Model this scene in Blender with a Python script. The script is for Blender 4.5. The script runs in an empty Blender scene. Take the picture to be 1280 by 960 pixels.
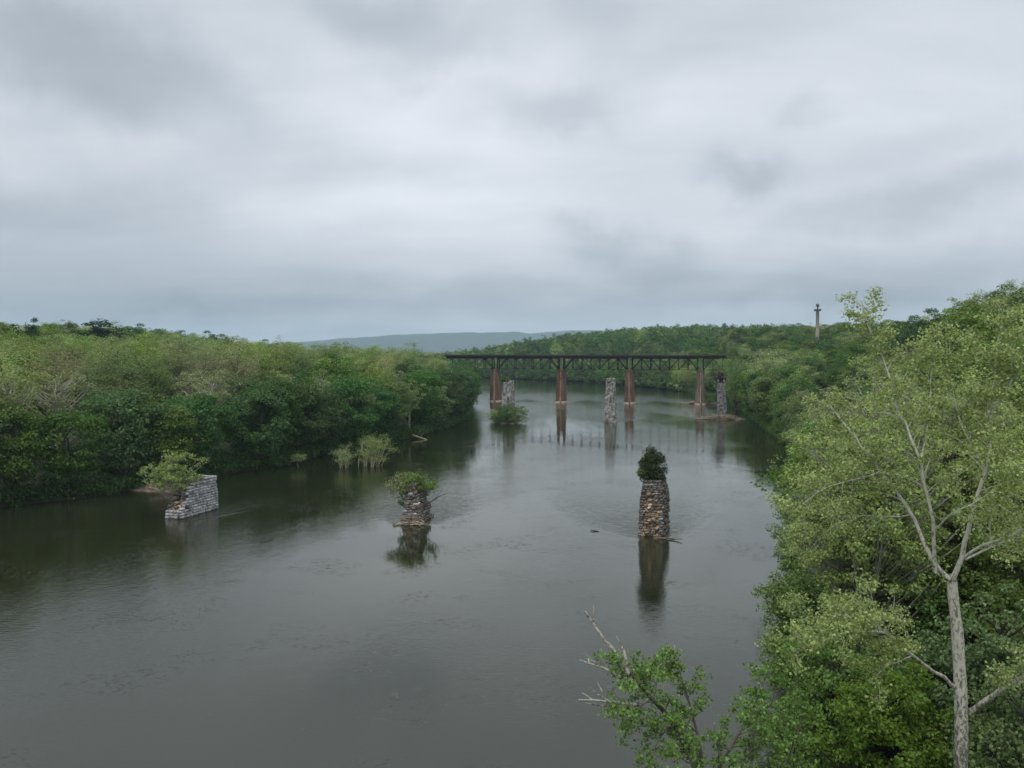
import bpy, math, random
import numpy as np
from mathutils import Vector, Matrix

scene = bpy.context.scene
COL = scene.collection
PI = math.pi

# ------------------------------------------------------------------ camera
CAMZ = 24.0
FPX = 1100.0                       # focal length in photograph pixels (1280 wide)
PITCH = math.atan(40.0 / FPX)
cd = bpy.data.cameras.new('camera')
cd.sensor_width = 36.0
cd.lens = 36.0 * FPX / 1280.0
cd.clip_start = 0.1
cd.clip_end = 30000
cam = bpy.data.objects.new('camera', cd)
cam.location = (0, 0, CAMZ)
cam.rotation_euler = (PI / 2 - PITCH, 0, 0)
COL.objects.link(cam)
scene.camera = cam

def at(px, py, Y):
    """point of the place that the photograph shows at pixel px, py, at distance Y ahead"""
    x, y = (px - 640) / FPX, (480 - py) / FPX
    c, s = math.cos(PITCH), math.sin(PITCH)
    d = Vector((x, c + y * s, y * c - s))
    return Vector((0, 0, CAMZ)) + d * (Y / d.y)

# ------------------------------------------------------------------ sky
SUN_EL, SUN_AZ = math.radians(58), math.radians(200)
world = bpy.data.worlds.new('World')
scene.world = world
world.use_nodes = True

def nodes_of(tree):
    tree.nodes.clear()
    def N(t, **k):
        n = tree.nodes.new(t)
        for a, v in k.items():
            if a == 'inp':
                for i, x in v.items(): n.inputs[i].default_value = x
            else: setattr(n, a, v)
        return n
    def L(a, b): tree.links.new(a, b)
    def M(op, a, b=None, c=None, clamp=False):
        n = tree.nodes.new('ShaderNodeMath'); n.operation = op; n.use_clamp = clamp
        for i, v in enumerate((a, b, c)):
            if v is None: continue
            if isinstance(v, (int, float)): n.inputs[i].default_value = v
            else: tree.links.new(v, n.inputs[i])
        return n.outputs[0]
    def V(op, a, b=None):
        n = tree.nodes.new('ShaderNodeVectorMath'); n.operation = op
        for i, v in enumerate((a, b)):
            if v is None: continue
            if isinstance(v, (tuple, list, Vector)): n.inputs[i].default_value = tuple(v)
            else: tree.links.new(v, n.inputs[i])
        return n.outputs['Value'] if op in ('DOT_PRODUCT', 'LENGTH', 'DISTANCE') else n.outputs[0]
    def RAMP(fac, stops, interp='LINEAR'):
        n = tree.nodes.new('ShaderNodeValToRGB'); n.color_ramp.interpolation = interp
        cr = n.color_ramp
        while len(cr.elements) > 1: cr.elements.remove(cr.elements[-1])
        for i, (p, c) in enumerate(stops):
            e = cr.elements[0] if i == 0 else cr.elements.new(p)
            e.position = p
            e.color = (c, c, c, 1) if isinstance(c, (int, float)) else (*c, 1)
        tree.links.new(fac, n.inputs[0])
        return n.outputs[0]
    return N, L, M, V, RAMP

N, L, M, V, RAMP = nodes_of(world.node_tree)
tc = N('ShaderNodeTexCoord')
dirv = V('NORMALIZE', tc.outputs['Generated'])
sep = N('ShaderNodeSeparateXYZ'); L(dirv, sep.inputs[0])
elev = M('MAXIMUM', sep.outputs[2], 0.0)
den = M('ADD', elev, 0.17)
cmb = N('ShaderNodeCombineXYZ')
L(M('DIVIDE', sep.outputs[0], den), cmb.inputs[0]); L(M('DIVIDE', sep.outputs[1], den), cmb.inputs[1])
plane = cmb.outputs[0]
mp = N('ShaderNodeMapping'); L(plane, mp.inputs[0]); mp.inputs['Scale'].default_value = (0.55, 0.95, 1); mp.inputs['Location'].default_value = (3.3, 1.7, 0); mp.inputs['Rotation'].default_value = (0, 0, -0.35)
n1 = N('ShaderNodeTexNoise', inp={'Scale': 0.9, 'Detail': 5.0, 'Roughness': 0.45, 'Distortion': 0.5}); L(mp.outputs[0], n1.inputs['Vector'])
n2 = N('ShaderNodeTexNoise', inp={'Scale': 3.0, 'Detail': 9.0, 'Roughness': 0.56, 'Distortion': 0.25}); L(mp.outputs[0], n2.inputs['Vector'])
# brightness of the overcast by height above the horizon
base = RAMP(elev, [(0.0, 0.74), (0.025, 0.68), (0.055, 0.60), (0.11, 0.77), (0.17, 0.83), (0.25, 0.81), (0.36, 0.76), (0.5, 0.82), (0.7, 1.06), (1.0, 1.30)])
big = M('MULTIPLY_ADD', RAMP(n1.outputs[0], [(0.36, 0.0), (0.64, 1.0)], 'EASE'), 0.17, 0.90)
fin = M('MULTIPLY_ADD', n2.outputs[0], 0.24, 0.88)
lum = M('MULTIPLY', M('MULTIPLY', base, big), fin)
# separate darker cloud bases, each hanging in its own direction
warp = N('ShaderNodeTexNoise', inp={'Scale': 7.0, 'Detail': 7.0, 'Roughness': 0.58}); L(dirv, warp.inputs['Vector'])
wv = V('SCALE', V('SUBTRACT', warp.outputs['Color'], (0.5, 0.5, 0.5))); wv.node.inputs['Scale'].default_value = 0.13
dw = V('ADD', dirv, wv)
def blob(px, py, w, h, amp, tilt=0.0):
    global lum
    b = (at(px, py, 1000) - Vector((0, 0, CAMZ))).normalized()
    r = b.cross(Vector((0, 0, 1))).normalized(); u = r.cross(b)
    r2 = r * math.cos(tilt) + u * math.sin(tilt); u2 = u * math.cos(tilt) - r * math.sin(tilt)
    d = V('SUBTRACT', dw, tuple(b))
    a = M('DIVIDE', V('DOT_PRODUCT', d, tuple(r2)), w / FPX)
    e = M('DIVIDE', V('DOT_PRODUCT', d, tuple(u2)), h / FPX)
    f = M('DIVIDE', V('DOT_PRODUCT', d, tuple(b)), 0.5)
    q = M('ADD', M('ADD', M('MULTIPLY', a, a), M('MULTIPLY', e, e)), M('MULTIPLY', f, f))
    g = M('EXPONENT', M('MULTIPLY', M('POWER', q, 1.3), -1.0))
    lum = M('MULTIPLY', lum, M('SUBTRACT', 1.0, M('MULTIPLY', g, amp)))
for bb in [(110, 62, 185, 62, .36, -.25), (470, 18, 100, 46, .24, -.2), (680, 130, 92, 40, .24, 0), (943, 222, 50, 28, .25, 0), (745, 300, 44, 20, .22, 0), (835, 325, 80, 26, .22, 0),
           (1075, 270, 120, 30, .20, .15), (745, 15, 60, 45, .12, 0), (110, 305, 330, 80, .28, -.05), (1180, 330, 220, 34, .20, .1), (330, 385, 300, 22, .10, 0), (640, 366, 400, 14, .08, 0), (1012, 130, 34, 16, .12, 0),
           (870, 60, 130, 55, .10, 0.3), (1240, 235, 90, 34, .16, .2), (250, 375, 60, 10, .08, 0), (560, 70, 120, 22, .10, .3), (420, 215, 150, 26, .08, .15), (1150, 180, 120, 26, .08, .2)]:
    blob(*bb)
tint = RAMP(lum, [(0.40, (0.865, 0.985, 1.10)), (0.60, (0.90, 0.985, 1.085)), (0.76, (0.93, 0.985, 1.065)), (1.0, (0.95, 0.985, 1.04))])
cloudc = V('SCALE', tint); L(M('MULTIPLY', lum, 10.2), cloudc.node.inputs['Scale'])
sky = N('ShaderNodeTexSky'); sky.sky_type = 'NISHITA'; sky.sun_disc = False
sky.sun_elevation = SUN_EL; sky.sun_rotation = SUN_AZ
mix = N('ShaderNodeMix', data_type='RGBA'); mix.inputs['Factor'].default_value = 0.97
L(sky.outputs[0], mix.inputs[6]); L(cloudc, mix.inputs[7])
bg = N('ShaderNodeBackground'); bg.inputs['Strength'].default_value = 0.1
L(mix.outputs[2], bg.inputs['Color'])
wo = N('ShaderNodeOutputWorld'); L(bg.outputs[0], wo.inputs['Surface'])

# ------------------------------------------------------------------ sun through the overcast
sd = bpy.data.lights.new('sun', 'SUN'); sd.energy = 1.4; sd.angle = math.radians(25); sd.color = (1.0, 0.97, 0.92)
so = bpy.data.objects.new('sun', sd); COL.objects.link(so)
sv = Vector((math.sin(SUN_AZ) * math.cos(SUN_EL), math.cos(SUN_AZ) * math.cos(SUN_EL), math.sin(SUN_EL)))
so.rotation_euler = sv.to_track_quat('Z', 'Y').to_euler()
so.location = (0, -100, 500)

vs = scene.view_settings
vs.view_transform = 'Standard'; vs.look = 'None'; vs.exposure = 0.0; vs.gamma = 1.0; vs.use_curve_mapping = False
scene.cycles.max_bounces = 6; scene.cycles.diffuse_bounces = 3; scene.cycles.transmission_bounces = 3; scene.cycles.volume_bounces = 0

# ------------------------------------------------------------------ helpers
def link(o, parent=None):
    COL.objects.link(o)
    if parent is not None: o.parent = parent
    return o

def tag(o, label=None, cat=None, group=None, kind=None):
    if label: o['label'] = label
    if cat: o['category'] = cat
    if group: o['group'] = group
    if kind: o['kind'] = kind
    return o

def empty(name, loc, label, cat, group=None, rz=0.0):
    o = bpy.data.objects.new(name, None); o.location = loc; o.rotation_euler.z = rz
    o.empty_display_size = 0.5
    link(o); return tag(o, label, cat, group)

def np_mesh(name, verts, quads=None, tris=None, mat=None, smooth=False, tone=None):
    """mesh from numpy arrays: verts (n,3), quads (m,4), tris (k,3)"""
    me = bpy.data.meshes.new(name)
    verts = np.ascontiguousarray(verts, dtype=np.float32)
    me.vertices.add(len(verts)); me.vertices.foreach_set('co', verts.ravel())
    lp, st, tot = [], [], []
    if quads is not None and len(quads):
        q = np.asarray(quads, dtype=np.int32); lp.append(q.ravel()); tot.append(np.full(len(q), 4, np.int32))
    if tris is not None and len(tris):
        t = np.asarray(tris, dtype=np.int32); lp.append(t.ravel()); tot.append(np.full(len(t), 3, np.int32))
    lp = np.concatenate(lp); tot = np.concatenate(tot)
    st = np.concatenate([[0], np.cumsum(tot)[:-1]]).astype(np.int32)
    me.loops.add(len(lp)); me.loops.foreach_set('vertex_index', lp)
    me.polygons.add(len(tot)); me.polygons.foreach_set('loop_start', st); me.polygons.foreach_set('loop_total', tot)
    if smooth: me.polygons.foreach_set('use_smooth', np.ones(len(tot), dtype=bool))
    if tone is not None:
        a = me.attributes.new('tone', 'FLOAT', 'POINT'); a.data.foreach_set('value', np.ascontiguousarray(tone, dtype=np.float32))
    me.update(calc_edges=True)
    if mat: me.materials.append(mat)
    return me

def mobj(name, me, parent=None, loc=(0, 0, 0)):
    o = bpy.data.objects.new(name, me); o.location = loc
    return link(o, parent)

class Tubes:
    """collects tapered bent tubes, built as one mesh"""
    def __init__(s, sides=5): s.v, s.q, s.n, s.sides = [], [], 0, sides
    def add(s, pts, rad, sides=None):
        k = sides or s.sides
        P = np.asarray(pts, dtype=float); R = np.asarray(rad, dtype=float)
        T = np.empty_like(P); T[1:-1] = P[2:] - P[:-2]; T[0] = P[1] - P[0]; T[-1] = P[-1] - P[-2]
        T /= np.linalg.norm(T, axis=1)[:, None] + 1e-9
        a = np.array([0.31, 0.92, 0.21]) if abs(T[0][2]) > .8 else np.array([0., 0., 1.])
        A = np.cross(T, a); A /= np.linalg.norm(A, axis=1)[:, None] + 1e-9
        B = np.cross(T, A)
        th = np.arange(k) * 2 * PI / k
        ring = P[:, None, :] + R[:, None, None] * (np.cos(th)[None, :, None] * A[:, None, :] + np.sin(th)[None, :, None] * B[:, None, :])
        m = len(P)
        i = np.arange(m - 1)[:, None] * k; j = np.arange(k)[None, :]; j2 = (j + 1) % k
        q = np.stack([i + j, i + j2, i + k + j2, i + k + j], axis=-1).reshape(-1, 4) + s.n
        s.v.append(ring.reshape(-1, 3)); s.q.append(q); s.n += m * k
    def mesh(s, name, mat): return np_mesh(name, np.concatenate(s.v), np.concatenate(s.q), None, mat, smooth=True)

def bez(p0, p1, p2, n=5):
    t = np.linspace(0, 1, n)[:, None]
    return (1 - t) ** 2 * np.asarray(p0) + 2 * t * (1 - t) * np.asarray(p1) + t * t * np.asarray(p2)

def leaves(C, size, rg, out=None, up=0.5, asp=0.62, fold=0.25):
    """leaf shaped folded quads at the points C; returns verts, quads"""
    n = len(C)
    Nn = rg.normal(size=(n, 3)); Nn /= np.linalg.norm(Nn, axis=1)[:, None]
    if out is not None: Nn = Nn + out * 0.7
    Nn[:, 2] += up
    Nn /= np.linalg.norm(Nn, axis=1)[:, None]
    R = rg.normal(size=(n, 3))
    T = np.cross(Nn, R); T /= np.linalg.norm(T, axis=1)[:, None]
    B = np.cross(Nn, T)
    s = (size * rg.uniform(0.65, 1.3, n))[:, None]
    f = Nn * s * fold
    v = np.empty((n, 4, 3))
    v[:, 0] = C - T * s * 0.5; v[:, 1] = C + B * s * asp * 0.5 + f; v[:, 2] = C + T * s * 0.5; v[:, 3] = C - B * s * asp * 0.5 + f
    return v.reshape(-1, 3), np.arange(n * 4).reshape(-1, 4)

# ------------------------------------------------------------------ materials
def material(name):
    m = bpy.data.materials.new(name); m.use_nodes = True
    return m, nodes_of(m.node_tree)

def leaf_mat(name, col, hv=0.022, vv=0.6, trans=0.42, rough=0.5, iv=1.0):
    m, (N, L, M, V, RAMP) = material(name)
    oi = N('ShaderNodeObjectInfo'); ge = N('ShaderNodeNewGeometry'); at_ = N('ShaderNodeAttribute', attribute_name='tone')
    hs = N('ShaderNodeHueSaturation'); hs.inputs['Color'].default_value = (*col, 1)
    seed = M('FRACT', M('ADD', oi.outputs['Random'], at_.outputs['Fac']))
    seed2 = M('FRACT', M('MULTIPLY', seed, 7.31))
    isl = ge.outputs['Random Per Island']
    L(M('ADD', M('MULTIPLY_ADD', seed, hv * 2, 0.5 - hv), M('MULTIPLY_ADD', isl, 0.02, -0.01)), hs.inputs['Hue'])
    L(M('MULTIPLY', M('MULTIPLY_ADD', seed2, vv, 1 - vv / 2), M('MULTIPLY_ADD', isl, iv, 1.0 - iv / 2)), hs.inputs['Value'])
    L(M('MULTIPLY_ADD', M('FRACT', M('MULTIPLY', seed, 3.77)), 0.3, 0.85), hs.inputs['Saturation'])
    p = N('ShaderNodeBsdfPrincipled', inp={'Roughness': rough, 'Specular IOR Level': 0.4}); L(hs.outputs[0], p.inputs['Base Color'])
    t = N('ShaderNodeBsdfTranslucent'); L(hs.outputs[0], t.inputs['Color'])
    mx = N('ShaderNodeMixShader'); mx.inputs[0].default_value = trans
    L(p.outputs[0], mx.inputs[1]); L(t.outputs[0], mx.inputs[2])
    o = N('ShaderNodeOutputMaterial'); L(mx.outputs[0], o.inputs['Surface'])
    return m

def noise_mat(name, c1, c2, scale=3.0, rough=0.85, c3=None, bump=0.3, stretch=(1, 1, 1), lo=0.35, hi=0.65, rnd=0.0, bscale=None, coord='Object', stain=None):
    m, (N, L, M, V, RAMP) = material(name)
    tc = N('ShaderNodeTexCoord'); mp = N('ShaderNodeMapping'); mp.inputs['Scale'].default_value = stretch
    L(tc.outputs[coord], mp.inputs[0])
    n = N('ShaderNodeTexNoise', inp={'Scale': scale, 'Detail': 6.0, 'Roughness': 0.6}); L(mp.outputs[0], n.inputs['Vector'])
    stops = [(lo, c1), (hi, c2)] if c3 is None else [(lo, c1), ((lo + hi) / 2, c2), (hi, c3)]
    c = RAMP(n.outputs[0], stops)
    if rnd:
        oi = N('ShaderNodeObjectInfo'); ge = N('ShaderNodeNewGeometry')
        hs = N('ShaderNodeHueSaturation'); L(c, hs.inputs['Color'])
        sd_ = M('FRACT', M('ADD', oi.outputs['Random'], ge.outputs['Random Per Island']))
        L(M('MULTIPLY_ADD', sd_, rnd, 1 - rnd / 2), hs.inputs['Value']); c = hs.outputs[0]
    if stain:
        g2 = N('ShaderNodeNewGeometry'); sn = N('ShaderNodeTexNoise', inp={'Scale': 0.9, 'Detail': 5.0, 'Roughness': 0.65}); L(g2.outputs['Position'], sn.inputs['Vector'])
        mm = N('ShaderNodeMix', data_type='RGBA', blend_type='MULTIPLY'); mm.inputs[0].default_value = 1.0; L(c, mm.inputs[6]); L(RAMP(sn.outputs[0], [(.38, stain), (.6, (1, 1, 1))]), mm.inputs[7]); c = mm.outputs[2]
    p = N('ShaderNodeBsdfPrincipled', inp={'Roughness': rough, 'Specular IOR Level': 0.3}); L(c, p.inputs['Base Color'])
    if bump:
        n2 = N('ShaderNodeTexNoise', inp={'Scale': bscale or scale * 3, 'Detail': 5.0}); L(mp.outputs[0], n2.inputs['Vector'])
        b = N('ShaderNodeBump', inp={'Strength': bump, 'Distance': 0.05}); L(n2.outputs[0], b.inputs['Height']); L(b.outputs[0], p.inputs['Normal'])
    o = N('ShaderNodeOutputMaterial'); L(p.outputs[0], o.inputs['Surface'])
    return m

MAT = {
    'green': leaf_mat('leaf_green', (0.068, 0.146, 0.028)),
    'midgreen': leaf_mat('leaf_mid_green', (0.122, 0.205, 0.042)),
    'olive': leaf_mat('leaf_olive', (0.255, 0.345, 0.100)),
    'bud': leaf_mat('leaf_bud', (0.300, 0.320, 0.125)),
    'pale': leaf_mat('leaf_pale', (0.270, 0.335, 0.120), 0.015, 0.2, 0.4),
    'sycamore': leaf_mat('leaf_sycamore', (0.310, 0.400, 0.135), 0.012, 0.15, 0.45, 0.42, 1.2),
    'maple': leaf_mat('leaf_maple', (0.165, 0.265, 0.075), 0.015, 0.2, 0.42, 0.42, 1.2),
    'dark': leaf_mat('leaf_dark', (0.032, 0.070, 0.022), 0.02, 0.3),
    'juniper': leaf_mat('leaf_juniper', (0.050, 0.078, 0.022), 0.01, 0.1),
    'vine': leaf_mat('leaf_vine', (0.095, 0.070, 0.045), 0.02, 0.2),
    'bark': noise_mat('bark_grey_brown', (0.06, 0.05, 0.04), (0.15, 0.13, 0.11), 4, stretch=(1, 1, .25)),
    'darkbark': noise_mat('bark_dark', (0.025, 0.02, 0.017), (0.075, 0.062, 0.05), 6, stretch=(1, 1, .3)),
    'palebark': noise_mat('bark_pale', (0.16, 0.145, 0.12), (0.34, 0.33, 0.29), 2.2, stretch=(1, 1, .5)),
    'deadwood': noise_mat('dead_wood', (0.16, 0.12, 0.085), (0.38, 0.32, 0.25), 1.5, rnd=0.6, bump=0.5),
}

MAT['whitebark'] = noise_mat('bark_white', (0.22, 0.21, 0.17), (0.50, 0.49, 0.43), 2.5, stretch=(1, 1, .5))

# sycamore bark: cream patches over grey green plates
def syc_bark():
    m, (N, L, M, V, RAMP) = material('bark_sycamore')
    tc = N('ShaderNodeTexCoord'); mp = N('ShaderNodeMapping'); mp.inputs['Scale'].default_value = (1, 1, .45); L(tc.outputs['Object'], mp.inputs[0])
    a = N('ShaderNodeTexNoise', inp={'Scale': 8.5, 'Detail': 8.0, 'Roughness': 0.72, 'Distortion': 0.8}); L(mp.outputs[0], a.inputs['Vector'])
    b = N('ShaderNodeTexNoise', inp={'Scale': 0.45, 'Detail': 2.0}); L(mp.outputs[0], b.inputs['Vector'])
    s = N('ShaderNodeSeparateXYZ'); L(tc.outputs['Object'], s.inputs[0])
    # older plated bark low on the trunk, clean cream bark higher up
    h = M('MULTIPLY_ADD', s.outputs[2], 0.011, -0.09)
    f = M('ADD', M('ADD', a.outputs[0], M('MULTIPLY_ADD', b.outputs[0], 0.35, -0.175)), h)
    c = RAMP(f, [(0.40, (0.09, 0.09, 0.065)), (0.495, (0.18, 0.18, 0.135)), (0.525, (0.40, 0.39, 0.32)), (0.72, (0.54, 0.53, 0.46))])
    p = N('ShaderNodeBsdfPrincipled', inp={'Roughness': 0.75, 'Specular IOR Level': 0.3}); L(c, p.inputs['Base Color'])
    bm = N('ShaderNodeBump', inp={'Strength': 0.5, 'Distance': 0.02}); L(f, bm.inputs['Height']); L(bm.outputs[0], p.inputs['Normal'])
    o = N('ShaderNodeOutputMaterial'); L(p.outputs[0], o.inputs['Surface'])
    return m
MAT['sycbark'] = syc_bark()
MAT['block'] = noise_mat('limestone_block', (0.20, 0.20, 0.20), (0.40, 0.40, 0.41), 1.6, c3=(0.56, 0.56, 0.57), rnd=0.6, bump=0.6, stain=(.50, .49, .47))
MAT['rubble'] = noise_mat('rubble_stone', (0.20, 0.145, 0.10), (0.40, 0.30, 0.21), 1.2, c3=(0.60, 0.49, 0.38), rnd=0.9, bump=0.8, stain=(.4, .38, .35))
MAT['darkstone'] = noise_mat('weathered_stone', (0.045, 0.042, 0.036), (0.115, 0.105, 0.09), 1.4, c3=(0.25, 0.23, 0.20), rnd=0.6, bump=0.8)
MAT['tallstone'] = noise_mat('tall_pier_stone', (0.09, 0.085, 0.075), (0.27, 0.26, 0.24), 0.9, c3=(0.42, 0.41, 0.39), rnd=0.7, bump=0.6, lo=0.38, hi=0.62)
MAT['greystone'] = noise_mat('dark_grey_pier_stone', (0.07, 0.068, 0.065), (0.17, 0.165, 0.16), 0.9, c3=(0.28, 0.275, 0.27), rnd=0.6, bump=0.6)
MAT['core'] = noise_mat('mortar_core', (0.06, 0.05, 0.04), (0.14, 0.12, 0.10), 2, bump=0.8)
MAT['rustpier'] = noise_mat('iron_stained_masonry', (0.045, 0.027, 0.018), (0.105, 0.058, 0.035), 0.55, c3=(0.19, 0.125, 0.08), rnd=0.2, bump=0.6, stretch=(1.6, 1.6, .35), lo=.33, hi=.72)
MAT['palestone'] = noise_mat('pale_pier_base', (0.25, 0.20, 0.15), (0.42, 0.36, 0.30), 1, bump=0.6)
MAT['girder'] = noise_mat('blackened_steel', (0.016, 0.016, 0.017), (0.055, 0.044, 0.038), 0.9, rough=0.7, bump=0.1)
MAT['granite'] = noise_mat('monument_granite', (0.32, 0.29, 0.24), (0.44, 0.41, 0.35), 1, bump=0.2)
MAT['bronze'] = noise_mat('weathered_bronze', (0.05, 0.06, 0.055), (0.11, 0.12, 0.11), 1, rough=0.6, bump=0.2)
MAT['ground'] = noise_mat('forest_floor', (0.020, 0.026, 0.012), (0.040, 0.045, 0.022), 0.15, c3=(0.04, 0.065, 0.022), bump=0.6, bscale=2.0)
MAT['mud'] = noise_mat('river_mud', (0.10, 0.075, 0.055), (0.21, 0.165, 0.125), 0.6, bump=0.6, bscale=3.0)

# ------------------------------------------------------------------ land and river
RY = [-600, 0, 25, 50, 77, 110, 150, 220, 300, 350, 440, 528, 600, 695, 770, 825, 900, 1000, 1200, 1600, 2500]
RX = [-30, 8, 12, 19, 27, 39, 54, 72, 85, 94, 105, 107, 92, 63, 10, -30, -130, -300, -700, -1600, -4000]
LY = [-600, 0, 100, 134, 143, 168, 183, 200, 225, 251, 293, 335, 400, 470, 500, 560, 650, 800, 1200, 2500]
LX = [-260, -170, -100, -82, -72, -59, -50.5, -46, -37, -28, -19.5, -18.5, -21, -25, -40, -130, -350, -900, -2400, -8000]

def land_d(X, Y):
    """metres inland of the waterline (negative over the river), and which bank"""
    xr = np.interp(Y, RY, RX); xl = np.interp(Y, LY, LX)
    dr = X - xr; dl = xl - X
    # where the bank runs across the view the distance inland is shorter than its x difference
    dr = np.where(Y > 600, dr * 0.5, dr * 0.9); dl = np.where(Y > 490, dl * 0.35, dl * 0.85)
    return dr, dl

def sstep(a, b, x):
    t = np.clip((x - a) / (b - a), 0, 1); return t * t * (3 - 2 * t)

def ridge(X, Y):
    px = X / 9000.0 * FPX + 640
    top = np.interp(px, [-2000, 0, 200, 335, 400, 440, 480, 540, 600, 640, 662, 690, 740, 800, 1300, 3000],
                    [446, 440, 434, 429.5, 426, 423, 420.5, 416.5, 415, 415.5, 418.5, 416, 414.3, 414, 412, 440])
    z = 24 + (440 - top) / FPX * 9000
    wob = 5 * np.sin(X / 310.0) + 3 * np.sin(X / 97.0 + 1) + 2 * np.sin(X / 41.0)
    return np.maximum(0, (z + wob)) * np.exp(-((Y - 9000) / 900.0) ** 2)

def height(X, Y):
    X = np.asarray(X, float); Y = np.asarray(Y, float)
    dr, dl = land_d(X, Y)
    hr = np.interp(Y, [0, 60, 110, 160, 300, 480, 650, 900, 1000, 1200, 2000, 3500], [3, 8, 19, 25, 16, 19, 24, 33, 30, 20, 14, 8])
    fx = np.interp(X + (Y - 900) * 0.0, [-260, -120, -60, 0, 60, 160], [.03, .06, .20, .50, .78, 1.0])
    hr = np.where(Y > 520, hr * fx, hr)
    hR = 1.6 * sstep(-1.5, 5, dr) + hr * sstep(3, 50, dr) + 4 * sstep(60, 300, dr) * (Y < 700)
    hL = 1.6 * sstep(-1.5, 5, dl) + 2.5 * sstep(8, 40, dl) + 11 * sstep(35, 130, dl) * np.interp(X, [-160, -60], [1, .35]) + 5 * sstep(120, 400, dl)
    h = np.where(dr > -6, hR, 0) + np.where(dl > -6, hL, 0)
    river = sstep(0, 8, np.minimum(-dr, -dl))
    h = h - 3.0 * river - 0.6 * sstep(0, -2, np.maximum(dr, dl)) * 0
    n = 0.35 * np.sin(X * 0.21 + 1.3 * np.sin(Y * 0.13)) + 0.3 * np.sin(Y * 0.17 + X * 0.05)
    h = h + n * sstep(3, 15, np.maximum(dr, dl))
    far = sstep(1600, 2600, Y) * 0 + ridge(X, Y)
    return h + far

def axis(parts):
    out = []
    for a, b, s in parts: out += list(np.arange(a, b, s))
    out.append(parts[-1][1]); return np.array(out, float)
gx = axis([(-6800, -2000, 150), (-2000, -400, 40), (-400, -160, 10), (-160, 200, 3.0), (200, 500, 12), (500, 2000, 50), (2000, 6800, 150)])
gy = axis([(-600, -60, 40), (-60, 560, 3.5), (560, 1200, 9), (1200, 2600, 60), (2600, 6900, 250), (6900, 10800, 110)])
GX, GY = np.meshgrid(gx, gy)
GZ = height(GX, GY)
nx, ny = len(gx), len(gy)
ii = (np.arange(ny - 1)[:, None] * nx + np.arange(nx - 1)[None, :]).reshape(-1)
me = np_mesh('ground', np.stack([GX, GY, GZ], -1).reshape(-1, 3), np.stack([ii, ii + 1, ii + nx + 1, ii + nx], -1), None, MAT['ground'], smooth=True)
ground = tag(mobj('ground', me), 'wooded river banks and distant blue ridge rising from the valley', kind='structure')

# forested ridge far away: green by distance from the river, colour patches
def ground_mat():
    m = MAT['ground']
    nt = m.node_tree
    p = [n for n in nt.nodes if n.type == 'BSDF_PRINCIPLED'][0]
    src = p.inputs['Base Color'].links[0].from_socket
    tcn = nt.nodes.new('ShaderNodeTexCoord'); s = nt.nodes.new('ShaderNodeSeparateXYZ'); nt.links.new(tcn.outputs['Object'], s.inputs[0])
    mr = nt.nodes.new('ShaderNodeMapRange'); mr.inputs['From Min'].default_value = 1300; mr.inputs['From Max'].default_value = 2600
    nt.links.new(s.outputs[1], mr.inputs['Value'])
    nz = nt.nodes.new('ShaderNodeTexNoise'); nz.inputs['Scale'].default_value = 0.012; nz.inputs['Detail'].default_value = 8; nz.inputs['Roughness'].default_value = .7
    nt.links.new(tcn.outputs['Object'], nz.inputs['Vector'])
    cr = nt.nodes.new('ShaderNodeValToRGB'); cr.color_ramp.elements[0].position = .35; cr.color_ramp.elements[0].color = (.022, .042, .018, 1)
    cr.color_ramp.elements[1].position = .68; cr.color_ramp.elements[1].color = (.075, .095, .04, 1)
    nt.links.new(nz.outputs[0], cr.inputs[0])
    mx = nt.nodes.new('ShaderNodeMix'); mx.data_type = 'RGBA'
    nt.links.new(mr.outputs[0], mx.inputs[0]); nt.links.new(src, mx.inputs[6]); nt.links.new(cr.outputs[0], mx.inputs[7])
    nt.links.new(mx.outputs[2], p.inputs['Base Color'])
ground_mat()

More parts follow.
